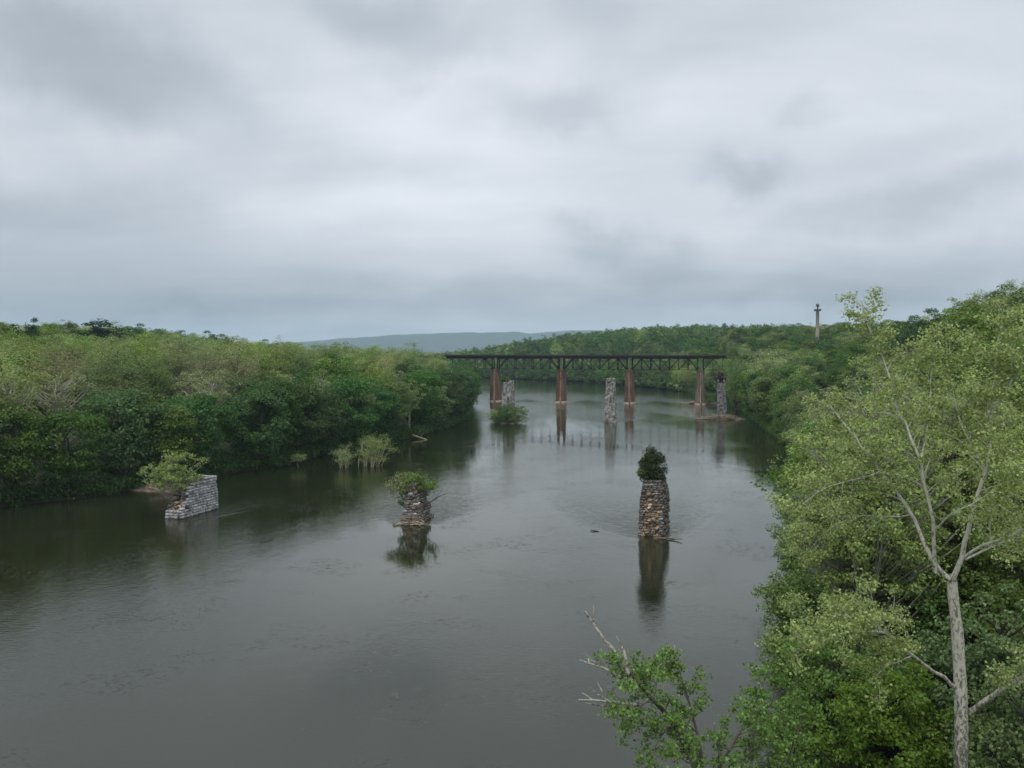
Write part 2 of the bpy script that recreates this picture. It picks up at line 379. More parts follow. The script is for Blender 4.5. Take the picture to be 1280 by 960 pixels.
# water -------------------------------------------------------------------
PIERS_W = [(-46.5, 126, 1.6), (-13.7, 123, 2.0), (18.3, 114, 2.0), (-2.2, 300, 2.6), (33.5, 300, 2.4), (75.5, 318, 3.5), (-7.8, 430, 2.8), (23.8, 422, 2.8), (55.4, 414, 2.8), (87, 406, 3)]
def water_mat():
    m, (N, L, M, V, RAMP) = material('river_water')
    tc = N('ShaderNodeTexCoord'); O = tc.outputs['Object']
    def mapped(scale, rot=0.0, loc=(0, 0, 0)):
        mp = N('ShaderNodeMapping'); mp.inputs['Scale'].default_value = scale; mp.inputs['Rotation'].default_value = (0, 0, rot); mp.inputs['Location'].default_value = loc
        L(O, mp.inputs[0]); return mp.outputs[0]
    patch = N('ShaderNodeTexNoise', inp={'Scale': 1.0, 'Detail': 4.0, 'Roughness': 0.55, 'Distortion': 0.9}); L(mapped((0.024, 0.0105, 1), 0.25), patch.inputs['Vector'])
    pt = RAMP(patch.outputs[0], [(0.40, 0.0), (0.62, 1.0)], 'EASE')
    fine = N('ShaderNodeTexNoise', inp={'Scale': 2.6, 'Detail': 3.0, 'Roughness': 0.55}); L(mapped((0.42, 1.35, 1), 0.06), fine.inputs['Vector'])
    mid = N('ShaderNodeTexNoise', inp={'Scale': 0.42, 'Detail': 3.0, 'Roughness': 0.5, 'Distortion': 1.2}); L(mapped((1, 0.6, 1), -0.2), mid.inputs['Vector'])
    bigw = N('ShaderNodeTexNoise', inp={'Scale': 0.09, 'Detail': 2.0, 'Distortion': 1.5}); L(mapped((1, 0.5, 1), 0.1), bigw.inputs['Vector'])
    # small eddies: short curled marks in scattered groups
    ed = N('ShaderNodeTexNoise', inp={'Scale': 1.15, 'Detail': 1.5, 'Distortion': 2.4}); L(mapped((1, 1.1, 1), 0.15), ed.inputs['Vector'])
    edm = N('ShaderNodeTexNoise', inp={'Scale': 0.11, 'Detail': 2.0}); L(mapped((1, 1, 1), 0, (31, 7, 0)), edm.inputs['Vector'])
    edv = M('MULTIPLY', RAMP(ed.outputs[0], [(0.60, 0.0), (0.72, 1.0)], 'EASE'), RAMP(edm.outputs[0], [(0.50, 0.0), (0.64, 1.0)], 'EASE'))
    h = M('MULTIPLY', M('MULTIPLY', fine.outputs[0], M('MULTIPLY_ADD', pt, 2.0, 0.45)), 0.020)
    h = M('ADD', h, M('MULTIPLY', M('MULTIPLY', mid.outputs[0], M('MULTIPLY_ADD', pt, 1.0, 0.4)), 0.042))
    h = M('ADD', h, M('MULTIPLY', bigw.outputs[0], 0.06))
    h = M('ADD', h, M('MULTIPLY', edv, 0.045))
    s = N('ShaderNodeSeparateXYZ'); L(O, s.inputs[0])
    wk = None; wm = None
    rip = N('ShaderNodeTexNoise', inp={'Scale': 1.0, 'Detail': 3.0, 'Roughness': 0.5, 'Distortion': 1.0}); L(mapped((0.8, 1.5, 1), 0), rip.inputs['Vector'])
    for (px, py, w) in PIERS_W:
        k = 1.0 if py < 200 else 2.0
        u = M('SUBTRACT', s.outputs[1], py - 1.0); v = M('ABSOLUTE', M('SUBTRACT', s.outputs[0], px))
        up = M('MAXIMUM', u, 0.0)
        d = M('SUBTRACT', v, M('MULTIPLY_ADD', M('POWER', up, 0.72), 1.15, w))       # distance from the V-shaped wake line
        ad = M('ABSOLUTE', d)
        env = M('MULTIPLY', M('EXPONENT', M('MULTIPLY', ad, -0.9 / k)), M('EXPONENT', M('MULTIPLY', up, -0.06 / k)))
        env = M('MULTIPLY', env, M('GREATER_THAN', u, -2.0))
        wv = M('MULTIPLY', M('SINE', M('MULTIPLY', M('ADD', d, M('MULTIPLY', mid.outputs[0], 2.5)), 2.6 / k)), env)
        wk = wv if wk is None else M('ADD', wk, wv)
        q_ = M('DIVIDE', v, M('MULTIPLY_ADD', M('POWER', up, 0.72), 1.15, w))
        q2 = M('MULTIPLY', q_, q_)
        mk = M('MULTIPLY', M('MULTIPLY', M('EXPONENT', M('MULTIPLY', M('MULTIPLY', q2, q2), -1.0)), M('EXPONENT', M('MULTIPLY', up, -0.045 / k))), M('GREATER_THAN', u, -1.5))
        wm = mk if wm is None else M('ADD', wm, mk)
    h = M('ADD', h, M('MULTIPLY', M('MULTIPLY', wk, M('MULTIPLY_ADD', mid.outputs[0], 1.6, -0.2)), 0.09))
    h = M('ADD', h, M('MULTIPLY', M('MULTIPLY', wm, rip.outputs[0]), 0.34))
    b = N('ShaderNodeBump', inp={'Strength': 1.0, 'Distance': 0.45}); L(h, b.inputs['Height'])
    col = N('ShaderNodeTexNoise', inp={'Scale': 0.02, 'Detail': 3.0}); L(O, col.inputs['Vector'])
    c = RAMP(col.outputs[0], [(0.35, (0.013, 0.0155, 0.0065)), (0.65, (0.018, 0.021, 0.009))])
    df = N('ShaderNodeBsdfDiffuse'); L(c, df.inputs['Color'])
    gl = N('ShaderNodeBsdfAnisotropic', inp={'Color': (1, 1, .965, 1)}); L(M('MULTIPLY_ADD', pt, 0.04, 0.02), gl.inputs['Roughness']); L(b.outputs[0], gl.inputs['Normal'])
    fr = N('ShaderNodeFresnel', inp={'IOR': 1.52}); L(b.outputs[0], fr.inputs['Normal'])
    mx = N('ShaderNodeMixShader'); L(fr.outputs[0], mx.inputs[0]); L(df.outputs[0], mx.inputs[1]); L(gl.outputs[0], mx.inputs[2])
    o = N('ShaderNodeOutputMaterial'); L(mx.outputs[0], o.inputs['Surface'])
    return m
MAT['water'] = water_mat()
me = np_mesh('river', [(-6700, -590, 0), (6700, -590, 0), (6700, 2500, 0), (-6700, 2500, 0)], [(0, 1, 2, 3)], None, MAT['water'])
tag(mobj('river', me), 'wide calm grey-green river', kind='structure')

# mud bar at the waterline behind the first pier
def mud_bar():
    rg = np.random.default_rng(5)
    na, nr = 40, 7
    vs_, q = [], []
    for j in range(nr):
        for i in range(na):
            a = i / na * 2 * PI; r = j / (nr - 1)
            wob = 1 + .18 * math.sin(3 * a + 1) + .1 * math.sin(7 * a)
            vs_.append((-61.0 + math.cos(a) * 7.5 * r * wob, 154.5 + math.sin(a) * 4.0 * r * wob, 0.95 * (1 - r ** 3) - 0.25 + rg.uniform(-.05, .05)))
    for j in range(nr - 1):
        for i in range(na): q.append((j * na + i, j * na + (i + 1) % na, (j + 1) * na + (i + 1) % na, (j + 1) * na + i))
    me = np_mesh('mud_bar', np.array(vs_), q, None, MAT['mud'], smooth=True)
    tag(mobj('mud_bar', me), 'low brown mud bar at the foot of the wooded bank', kind='structure')
mud_bar()

# ------------------------------------------------------------------ trees
def crown_points(rg, H, hb, R, n, hollow=0.5, lobes=7, peak=0.55):
    """clump centres spread through an uneven crown from height hb to H"""
    d = rg.normal(size=(n * 3, 3)); d /= np.linalg.norm(d, axis=1)[:, None]
    L_ = rg.normal(size=(lobes, 3)); L_[:, 2] = np.abs(L_[:, 2]) * .6; L_ /= np.linalg.norm(L_, axis=1)[:, None]
    w = rg.uniform(.5, 1, lobes)
    bump = (np.clip(d @ L_.T, 0, 1) ** 6 * w).max(axis=1)
    r = rg.uniform(hollow, 1.0, n * 3) * (0.72 + 0.38 * bump)
    zc = hb + (H - hb) * (1 - peak)
    z = np.where(d[:, 2] > 0, d[:, 2] * (H - zc), d[:, 2] * (zc - hb)) * r + zc
    P = np.stack([d[:, 0] * R * r, d[:, 1] * R * r, z], -1)
    return P[:n], d[:n]

def make_tree(name, seed, H, hb, R, nclump, nleaf, lsize, leafmat, barkmat, crc=0.2, flat=0.7, nlimb=26, lean=0.0, trunk_r=None, up=.5, hollow=.45, peak=.55, asp=.7, tr_top=.82):
    rg = np.random.default_rng(seed)
    C, D = crown_points(rg, H, hb, R, nclump, hollow, peak=peak)
    lv = np.array([lean, lean * .3, 0.0])
    C = C + (C[:, 2:3] / H) ** 1.5 * lv * H
    rc = R * crc
    reps = rg.poisson(nleaf, nclump) + 1
    CI = np.repeat(np.arange(nclump), reps)
    off = rg.normal(size=(len(CI), 3)); off /= np.linalg.norm(off, axis=1)[:, None]
    off *= (rg.uniform(0.15, 1, len(CI)) ** 0.45)[:, None]
    off[:, 2] = np.abs(off[:, 2]) * rg.choice([1, 1, 1, -0.5], len(CI))
    P = C[CI] + off * rc * (rg.uniform(.7, 1.3, nclump)[CI])[:, None] * np.array([1, 1, flat])
    out = off + D[CI] * .5
    v, q = leaves(P, lsize, rg, out, up=up, asp=asp)
    crown = np_mesh(name + '_crown', v, q, None, MAT[leafmat])
    tb = Tubes(6)
    r0 = trunk_r or H * 0.016
    k = 7; t = np.linspace(0, 1, k)
    base = np.array([0, 0, -0.8]); bend = rg.normal(size=2) * R * .08
    top = np.array([bend[0], bend[1], H * tr_top])
    tr = base + (top - base) * t[:, None] + np.stack([np.sin(t * 3.1) * bend[1], np.sin(t * 2.3) * bend[0], t * 0], -1) * 1.2
    tr = tr + (np.clip(tr[:, 2:3], 0, None) / H) ** 1.5 * lv * H
    tb.add(tr, r0 * (1.15 - 1.0 * t ** .8) + .03, 8)
    order = rg.permutation(nclump)[:nlimb]
    for i in order:
        c = C[i]
        zz = max(0.8, min(c[2] - abs(c[0] + c[1]) * .1 - np.hypot(c[0], c[1]) * rg.uniform(.5, 1.1), H * .75))
        f = (zz + .8) / (H * tr_top + .8)
        s = np.array([np.interp(f, t, tr[:, a]) for a in range(3)])
        mid_ = s * .5 + c * .5 + np.array([0, 0, -0.10 * np.linalg.norm(c - s)]) + rg.normal(size=3) * .05 * R
        rr = r0 * np.interp(f, [0, 1], [.5, .22])
        rr = min(rr, .03 + .02 * np.linalg.norm(c - s)) if nlimb > 200 and i != order[0] and rg.random() < .93 else rr
        tb.add(bez(s, mid_, c, 6), np.linspace(rr, .022, 6), 4)
    trunk = tb.mesh(name + '_trunk', MAT[barkmat])
    return crown, trunk, H

PROTO = {}
def protos():
    for s in range(4):
        PROTO['green%d' % s] = make_tree('broadleaf_tree', 10 + s, 20, 2.0, 6.4, 85, 120, .42, 'green', 'darkbark', crc=.27, nlimb=14, hollow=.62, peak=.6, up=.9)
    for s in range(3):
        PROTO['midgreen%d' % s] = make_tree('broadleaf_tree', 20 + s, 20, 3.0, 6.0, 100, 95, .38, 'midgreen', 'bark', crc=.24, nlimb=22, hollow=.55, peak=.55, up=.9)
    for s in range(4):
        PROTO['olive%d' % s] = make_tree('budding_tree', 30 + s, 21, 6, 5.6, 190, 40, .30, 'olive', 'bark', crc=.20, flat=.9, nlimb=46, up=1.1, hollow=.35, peak=.5, asp=.55)
    for s in range(3):
        PROTO['bud%d' % s] = make_tree('budding_tree', 40 + s, 21, 6, 5.4, 190, 32, .26, 'bud', 'bark', crc=.20, flat=1.0, nlimb=60, up=1.1, hollow=.3, peak=.5, asp=.5)
    for s in range(3):
        PROTO['pale%d' % s] = make_tree('sycamore_tree', 50 + s, 20, 5, 5.6, 95, 42, .34, 'pale', 'palebark', crc=.17, nlimb=48, hollow=.3, peak=.55, trunk_r=.34)
    for s in range(2):
        PROTO['bare%d' % s] = make_tree('sycamore_tree', 56 + s, 20, 7, 5.4, 120, 17, .28, 'pale', 'whitebark', crc=.15, nlimb=64, hollow=.3, peak=.5, trunk_r=.38, tr_top=.72)
    for s in range(2):
        PROTO['dark%d' % s] = make_tree('evergreen_tree', 60 + s, 15, 2, 3.4, 90, 60, .34, 'dark', 'darkbark', crc=.28, nlimb=14, hollow=.3, peak=.7)
    # trees hanging over the water: crown reaches down to the river
    for s in range(3):
        PROTO['hang%d' % s] = make_tree('broadleaf_tree', 70 + s, 16, -0.4, 6.4, 95, 110, .40, 'green', 'darkbark', crc=.26, nlimb=16, hollow=.6, peak=.5, up=.9)
    for s in range(2):
        PROTO['hangmid%d' % s] = make_tree('broadleaf_tree', 80 + s, 15, -0.4, 5.8, 105, 90, .36, 'midgreen', 'bark', crc=.24, nlimb=26, hollow=.55, peak=.5, up=.9)
    for s in range(2):
        PROTO['hangolive%d' % s] = make_tree('willow_tree', 85 + s, 18, -0.3, 6.2, 210, 46, .30, 'olive', 'bark', crc=.20, flat=.9, nlimb=40, up=.7, hollow=.4, peak=.5, asp=.5)
    # close trees, with fine leaves
    for s in range(3):
        PROTO['nearmaple%d' % s] = make_tree('maple_tree', 90 + s, 12, 0.0, 5.2, 330, 85, .21, 'maple' if s != 1 else 'midgreen', 'darkbark', crc=.15, nlimb=330, hollow=.35, peak=.55, trunk_r=.2)
    for s in range(3):
        PROTO['nearsyc%d' % s] = make_tree('sycamore_tree', 95 + s, 22, 5, 6.5, 520, 62, .185, 'sycamore', 'palebark', crc=.10, nlimb=520, hollow=.25, peak=.5, trunk_r=.34)
protos()

KIND = {
    'bare': ('sycamore_tree', 'white-limbed sparse tree', 'tree'),  # name, look, category
    'green': ('broadleaf_tree', 'dense green tree', 'tree'), 'midgreen': ('broadleaf_tree', 'mid green leafy tree', 'tree'),
    'olive': ('budding_tree', 'olive green budding tree', 'tree'), 'bud': ('budding_tree', 'brownish budding tree', 'tree'),
    'pale': ('sycamore_tree', 'pale-limbed sparse tree', 'tree'), 'dark': ('evergreen_tree', 'small dark evergreen tree', 'tree'),
    'hang': ('broadleaf_tree', 'dark green drooping tree', 'tree'), 'hangolive': ('willow_tree', 'olive willow-like drooping tree', 'tree'), 'hangmid': ('broadleaf_tree', 'mid green drooping tree', 'tree'),
    'nearmaple': ('maple_tree', 'bright green leafy tree', 'tree'), 'nearsyc': ('sycamore_tree', 'pale green sycamore', 'tree')}

def place(pk, x, y, z, H, label, group=None, wid=1.0, rot=None, lean=None):
    kind = pk.rstrip('0123456789')
    name, look, cat = KIND[kind]
    crown, trunk, H0 = PROTO[pk]
    root = empty(name, (x, y, z), label, cat, group, rot if rot is not None else random.uniform(0, 2 * PI))
    s = H / H0
    root.scale = (s * wid, s * wid, s)
    if lean: root.rotation_euler.x, root.rotation_euler.y = lean
    mobj('trunk', trunk, root); mobj('crown', crown, root)
    return root

ONES = ['', 'first', 'second', 'third', 'fourth', 'fifth', 'sixth', 'seventh', 'eighth', 'ninth', 'tenth', 'eleventh', 'twelfth', 'thirteenth', 'fourteenth', 'fifteenth', 'sixteenth', 'seventeenth', 'eighteenth', 'nineteenth']
TENS = {20: ('twentieth', 'twenty'), 30: ('thirtieth', 'thirty'), 40: ('fortieth', 'forty'), 50: ('fiftieth', 'fifty'), 60: ('sixtieth', 'sixty'), 70: ('seventieth', 'seventy')}
def ordw(n):
    if n < 20: return ONES[n]
    t = n // 10 * 10
    return TENS[t][0] if n == t else TENS[t][1] + '-' + ONES[n - t]

random.seed(11)
rgp = np.random.default_rng(11)

def bank_line(side, y0, y1, step, inland):
    """points along a waterline, from the bridge towards the camera"""
    Yd, Xd = (LY, LX) if side < 0 else (RY, RX)
    ys = np.arange(y0, y1, 0.5); xs = np.interp(ys, Yd, Xd)
    seg = np.hypot(np.diff(xs), np.diff(ys)); s = np.concatenate([[0], np.cumsum(seg)])
    n = int(s[-1] / step)
    out = []
    for i in range(n):
        t = (i + .5 + random.uniform(-.25, .25)) * step
        y = np.interp(t, s, ys); x = np.interp(y, Yd, Xd)
        i_ = inland + random.uniform(-1.0, 1.5)
        out.append((x + side * i_, y))
    return out[::-1]

PLACED = []      # x, y, radius
def wood(side, front, cand, bankname, pick, Hf, cap):
    """front-row trees first, then the trees inland of them that rise into view"""
    specs = []
    frontlist = []
    for k, (x, y) in enumerate(front):
        pk, H, wid = pick(0, x, y)
        frontlist.append((x, y)); specs.append([0, k + 1, pk, x, y, H, wid])
        PLACED.append((x, y))
    FA = np.array(frontlist)
    back = []
    for (x, y) in cand:
        dr, dl = land_d(np.array(x), np.array(y)); d = float(dr if side > 0 else dl)
        pk, H, wid = pick(d, x, y)
        if min((x - a) ** 2 + (y - b) ** 2 for a, b in PLACED) < (9.6 if y < 330 else 10.8) ** 2: continue
        PLACED.append((x, y))
        back.append([d, 0, pk, x, y, H, wid])
    # keep those whose tops rise above what stands before them
    nb = 260; prof = np.full(nb, -9.0)
    keep = []
    allt = sorted(specs + back, key=lambda t: t[4])
    for t in allt:
        _, _, pk, x, y, H, wid = t
        z = float(height(x, y)); R = H * .3 * wid
        a0, a1 = (x - R) / y, (x + R) / y
        i0 = int((a0 + .75) / 1.5 * nb); i1 = int((a1 + .75) / 1.5 * nb) + 1
        if i1 < 0 or i0 >= nb:
            if t[1] == 0: continue
        i0, i1 = max(0, i0), min(nb, max(i1, 1))
        el = (z + H - CAMZ) / y
        cur = prof[i0:i1]
        if t[1] == 0 and (len(cur) == 0 or el < cur.min() - 0.004): continue
        m = (z + H * .88 - CAMZ) / y
        prof[i0:i1] = np.maximum(cur, m)
        keep.append(t)
    cnt = {}
    for t in keep:
        d, k, pk, x, y, H, wid = t
        look = KIND[pk.rstrip('0123456789')][1]
        if k:
            lab = '%s, %s waterline tree from the bridge along the %s' % (look, ordw(k), bankname)
        else:
            j = int(np.argmin((FA[:, 0] - x) ** 2 * .3 + (FA[:, 1] - y) ** 2)) + 1
            cnt[j] = cnt.get(j, 0) + 1
            t.append(j); continue
        place(pk, x, y, float(height(x, y)) - .3, H, lab, 'trees of the ' + bankname, wid)
    inl = {}
    for t in sorted([t for t in keep if t[1] == 0], key=lambda t: t[0]):
        d, k, pk, x, y, H, wid, j = t
        inl[j] = inl.get(j, 0) + 1
        look = KIND[pk.rstrip('0123456789')][1]
        lab = '%s, %s behind the %s waterline tree, %s' % (look, ordw(inl[j]), ordw(j), bankname)
        place(pk, x, y, float(height(x, y)) - .3, H, lab, 'trees of the ' + bankname, wid)
    print('WOOD', bankname, len(keep))

def rk(name, n): return '%s%d' % (name, random.randrange(n))

def U(a, b): return random.uniform(a, b)
def pick_left(d, x, y):
    u = random.random()
    if d == 0:
        if u < .60: return rk('hang', 3), U(16, 23), U(.9, 1.15)
        if u < .88: return rk('hangmid', 2), U(15, 21), U(.95, 1.2)
        return rk('pale', 3), U(16, 20), 1.1
    if d < 20:
        if y > 330 and u < .5: return rk('olive', 4), U(21, 24), U(1.0, 1.2)
        if u < .48: return rk('green', 4), U(18, 22), U(1.1, 1.3)
        if u < .62: return rk('pale', 3), U(19, 22), 1.15
        if u < .75: return rk('olive', 4), U(19, 22), 1.2
        return rk('midgreen', 3), U(18, 22), U(1.1, 1.3)
    if d < 80:
        if u < .54: return rk('olive', 4), U(22, 25.5), U(1.15, 1.35)
        if u < .78: return rk('bud', 3), U(22, 25), U(1.15, 1.35)
        if u < .94: return rk('midgreen', 3), U(20, 23), 1.2
        return rk('green', 4), U(18, 21), 1.2
    if u < .40: return rk('olive', 4), U(20, 23), 1.25
    if u < .74: return rk('midgreen', 3), U(20, 23), 1.2
    if u < .94: return rk('green', 4), U(19, 22), 1.2
    return rk('dark', 2), U(18, 21), 1.5

def pick_right(d, x, y):
    u = random.random()
    if d == 0:
        if u < .34: return rk('hang', 3), U(13, 20), U(.95, 1.2)
        if u < .66: return rk('hangmid', 2), U(13, 20), U(.95, 1.2)
        return rk('hangolive', 2), U(15, 19), U(1.0, 1.25)
    if d < 20:
        if u < .50: return rk('olive', 4), U(17, 21), U(1.1, 1.3)
        if u < .74: return rk('midgreen', 3), U(17, 20), 1.2
        if u < .80: return rk('pale', 3), U(16, 19), 1.1
        return rk('green', 4), U(16, 20), 1.2
    if u < .34: return rk('green', 4), U(17, 21), 1.2
    if u < .70: return rk('midgreen', 3), U(17, 21), 1.2
    if u < .88: return rk('olive', 4), U(17, 21), 1.25
    if u < .96: return rk('bud', 3), U(17, 20), 1.2
    return rk('dark', 2), U(15, 18), 1.5

MON = (167.0, 482.0)
PLACED += [(-80.0, 140.0), (-80.3, 155.0), (-63.2, 184.0), (-45.7, 214.0), (-44.8, 385.0), (92.5, 362.0), (97.7, 338.0)]
# left bank
fl = bank_line(-1, 118, 492, 9.6, 1.0)
cand = []
for _ in range(5200):
    y = random.uniform(125, 480); x = random.uniform(-0.66 * y - 8, np.interp(y, LY, LX) - 9)
    if x > -0.66 * y - 8: cand.append((x, y))
wood(-1, fl, cand, 'low bank', pick_left, 0, 300)
# right bank
PLACED.append(MON)
fr = bank_line(1, 84, 560, 10.0, 0.8)
cand = []
for _ in range(7000):
    y = random.uniform(80, 620); x0 = float(np.interp(y, RY, RX)) + 9; x1 = min(.66 * y + 8, x0 + 120)
    if x1 <= x0: continue
    x = random.uniform(x0, x1)
    if math.hypot(x - MON[0], y - MON[1]) < 9: continue
    if y > 380 and y < 482 and abs(x / y - MON[0] / MON[1]) < .02 and x > 140: continue
    cand.append((x, y))
wood(1, fr, cand, 'monument bank', pick_right, 0, 300)

# far wooded hill beyond the bend: one mass of trees ---------------------------------
def far_woods():
    rg = np.random.default_rng(77)
    pts = []
    G = {}
    def far_ok(x, y, r):
        k = (int(x // 13), int(y // 13))
        for a in (-1, 0, 1):
            for b in (-1, 0, 1):
                for (u, v) in G.get((k[0] + a, k[1] + b), ()):
                    if (u - x) ** 2 + (v - y) ** 2 < r * r: return False
        G.setdefault(k, []).append((x, y)); return True
    # region: beyond y ~ 560 on the far/right side, and behind the left bank's end
    for _ in range(60000):
        y = rg.uniform(560, 1500); x = rg.uniform(-.24 * y, .34 * y)
        dr, dl = land_d(np.array(x), np.array(y)); d = float(dr)
        if d < -1.5 or d > 420: continue
        if y < 625 and d > 60: continue
        if not far_ok(x, y, (5.5 if d < 8 else rg.uniform(8, 12)) if y < 800 else rg.uniform(8.5, 13)): continue
        pts.append((x, y, d))
    # low growth hiding the far waterline
    FY, FX = np.array(RY[11:17], float), np.array(RX[11:17], float)
    fs = np.concatenate([[0], np.cumsum(np.hypot(np.diff(FX), np.diff(FY)))])
    low = []
    for t in np.arange(0, fs[-1], 2.6):
        for k in range(2): low.append((np.interp(t, fs, FX) + rg.uniform(-2, 4), np.interp(t, fs, FY) + rg.uniform(-2, 4)))
    pts.sort(key=lambda p: p[1])
    nb = 900; prof = np.full(nb, -9.0); keep = []
    for (x, y, d) in pts:
        front = d < 12
        H = rg.uniform(13, 17) if front else rg.uniform(14, 20)
        z = float(height(x, y)); R = H * rg.uniform(.30, .50)
        i0 = int(((x - R) / y + .75) / 1.5 * nb); i1 = int(((x + R) / y + .75) / 1.5 * nb) + 1
        if i1 <= 0 or i0 >= nb: continue
        i0 = max(i0, 0)
        if (z + H - CAMZ) / y < prof[i0:i1].min() - .0015: continue
        prof[i0:i1] = np.maximum(prof[i0:i1], (z + H * .72 - CAMZ) / y)
        keep.append((x, y, z, H, R, front))
    keep += [(x, y, 0.2, rg.uniform(4.5, 9), rg.uniform(3, 4.5), True) for x, y in low]
    # unit crowns
    def unit(seed, n):
        r_ = np.random.default_rng(seed)
        C, D = crown_points(r_, 1.0, -1.0, 1.0, 40, .6)
        ci = r_.integers(0, 40, n); off = r_.normal(size=(n, 3)); off /= np.linalg.norm(off, axis=1)[:, None]
        off[:, 2] = np.abs(off[:, 2])
        return C[ci] + off * .27 * (r_.uniform(.2, 1, n) ** .5)[:, None], D[ci] + off
    U = [unit(500 + i, 560) for i in range(6)]
    groups = {'green': [], 'midgreen': [], 'olive': []}
    for (x, y, z, H, R, front) in keep:
        u = rg.random()
        g = 'green' if u < .55 else ('midgreen' if u < .86 else 'olive')
        groups[g].append((x, y, z, H, R, front))
    vall, qall, tall, mi = [], [], [], []
    n0 = 0
    mats = list(groups)
    for gi, g in enumerate(mats):
        for (x, y, z, H, R, front) in groups[g]:
            P, D = U[rg.integers(6)]
            a = rg.uniform(0, 2 * PI); c, s = math.cos(a), math.sin(a)
            lo = -0.6 if front else -1.0
            Pz = z + lo + (P[:, 2] * .5 + .5) * (H - lo)
            Q = np.stack([x + (P[:, 0] * c - P[:, 1] * s) * R, y + (P[:, 0] * s + P[:, 1] * c) * R, Pz], -1)
            DD = np.stack([D[:, 0] * c - D[:, 1] * s, D[:, 0] * s + D[:, 1] * c, D[:, 2]], -1)
            v, q = leaves(Q, 1.0 if y < 850 else 1.25, rg, DD, up=.6, asp=.75)
            vall.append(v); qall.append(q + n0); n0 += len(v)
            tall.append(np.full(len(v), rg.random())); mi.append(np.full(len(q), gi, np.int32))
    me = np_mesh('far_woodland', np.concatenate(vall), np.concatenate(qall), None, None, tone=np.concatenate(tall))
    for g in mats: me.materials.append(MAT[g])
    me.polygons.foreach_set('material_index', np.concatenate(mi))
    tag(mobj('far_woodland', me), 'wooded hill across the river bend behind the railway bridge', 'woodland', kind='stuff')
    print('FAR', len(keep), len(np.concatenate(qall)))
far_woods()

# undergrowth along both waterlines -------------------------------------------------
def undergrowth(side, y0, y1, seed, name, label, mat, dens=9.0):
    rg = np.random.default_rng(seed)
    Yd, Xd = (LY, LX) if side < 0 else (RY, RX)
    n = int((y1 - y0) * dens)
    y = rg.uniform(y0, y1, n); d = np.where(rg.random(n) < .5, rg.uniform(-2.4, 1.0, n), rg.uniform(-1, 9, n))
    x = np.interp(y, Yd, Xd) + side * d
    z = np.maximum(height(x, y), 0) + rg.uniform(.0, 1.9, n)
    C = np.stack([x, y, z], -1)
    reps = 26
    off = rg.normal(size=(n, reps, 3)); off /= np.linalg.norm(off, axis=2)[..., None]; off[..., 2] = np.abs(off[..., 2])
    P = (C[:, None, :] + off * rg.uniform(.6, 1.6, (n, 1, 1))).reshape(-1, 3)
    v, q = leaves(P, .38, rg, off.reshape(-1, 3), up=.5)
    me = np_mesh(name, v, q, None, MAT[mat], tone=np.repeat(rg.random(n), reps * 4))
    tag(mobj(name, me), label, 'undergrowth', kind='stuff')
undergrowth(-1, 100, 490, 3, 'bank_undergrowth', 'low green undergrowth along the waterline of the low wooded bank', 'green', 11)
undergrowth(1, 70, 560, 4, 'bank_undergrowth', 'low green undergrowth along the waterline of the monument bank', 'midgreen', 11)

# particular trees one can point out -----------------------------------------------
def ground_at(px, Y, inset=0): return (px - 640) / FPX * Y
def special(pk, px, Y, H, label, wid=1.0, rot=0.5, lean=None):
    x = (px - 640) / FPX * Y
    return place(pk, x, Y, float(height(x, Y)) - .3, H, label, None, wid, rot, lean)
special('bare0', 262, 184, 22, 'broad pale-limbed tree with brownish leaves directly behind the block-sided ruined pier', 1.3, 1.0)
special('bare1', 405, 214, 20, 'slim pale yellow-green tree with bare limbs above the flooded shrubs', .95, 2.0)
special('bare1', 70, 155, 22, 'pale-trunked forked tree in a dark gap above the low bank', 1.1, 0.3)
special('bare0', 10, 140, 23, 'white-limbed spreading sycamore at the very edge of the view', 1.2, 3.9)
special('olive1', 512, 385, 27.5, 'rounded olive tree standing above the tree line near the railway bridge', .9, .2)
special('dark0', 37, 262, 26, 'lone dark evergreen tip above the hazy tree line', .8, .2)
special('dark1', 118, 300, 27, 'dark evergreen in the skyline pair, nearer the lone evergreen tip', 1.7, 1.2)
special('dark0', 140, 303, 26.5, 'dark evergreen in the skyline pair, farther from the lone evergreen tip', 1.7, 2.2)
special('hangolive0', 921, 362, 29, 'tall olive willow-like tree hiding the end of the railway bridge', 1.0, .7)
special('hangolive1', 958, 338, 27, 'tall light olive tree behind the driftwood-ringed pier', 1.1, 1.7)
special('hangolive0', 985, 352, 25, 'olive tree between the bridge-hiding willow and the bluff', 1.1, 2.7)
special('hangmid0', 990, 285, 21, 'mid green drooping tree nearest the pale sycamores', 1.1, 2.7)
special('midgreen0', 1012, 466, 14, 'round green tree at the foot of the monument column, toward the bridge', 1.2, 0.4)
special('green1', 1027, 463, 14.5, 'dark green tree at the foot of the monument column, away from the bridge', 1.2, 1.4)
special('pale1', 1218, 205, 23, 'domed grey-green tree topping the skyline of the monument bluff', 1.25, 1.7)

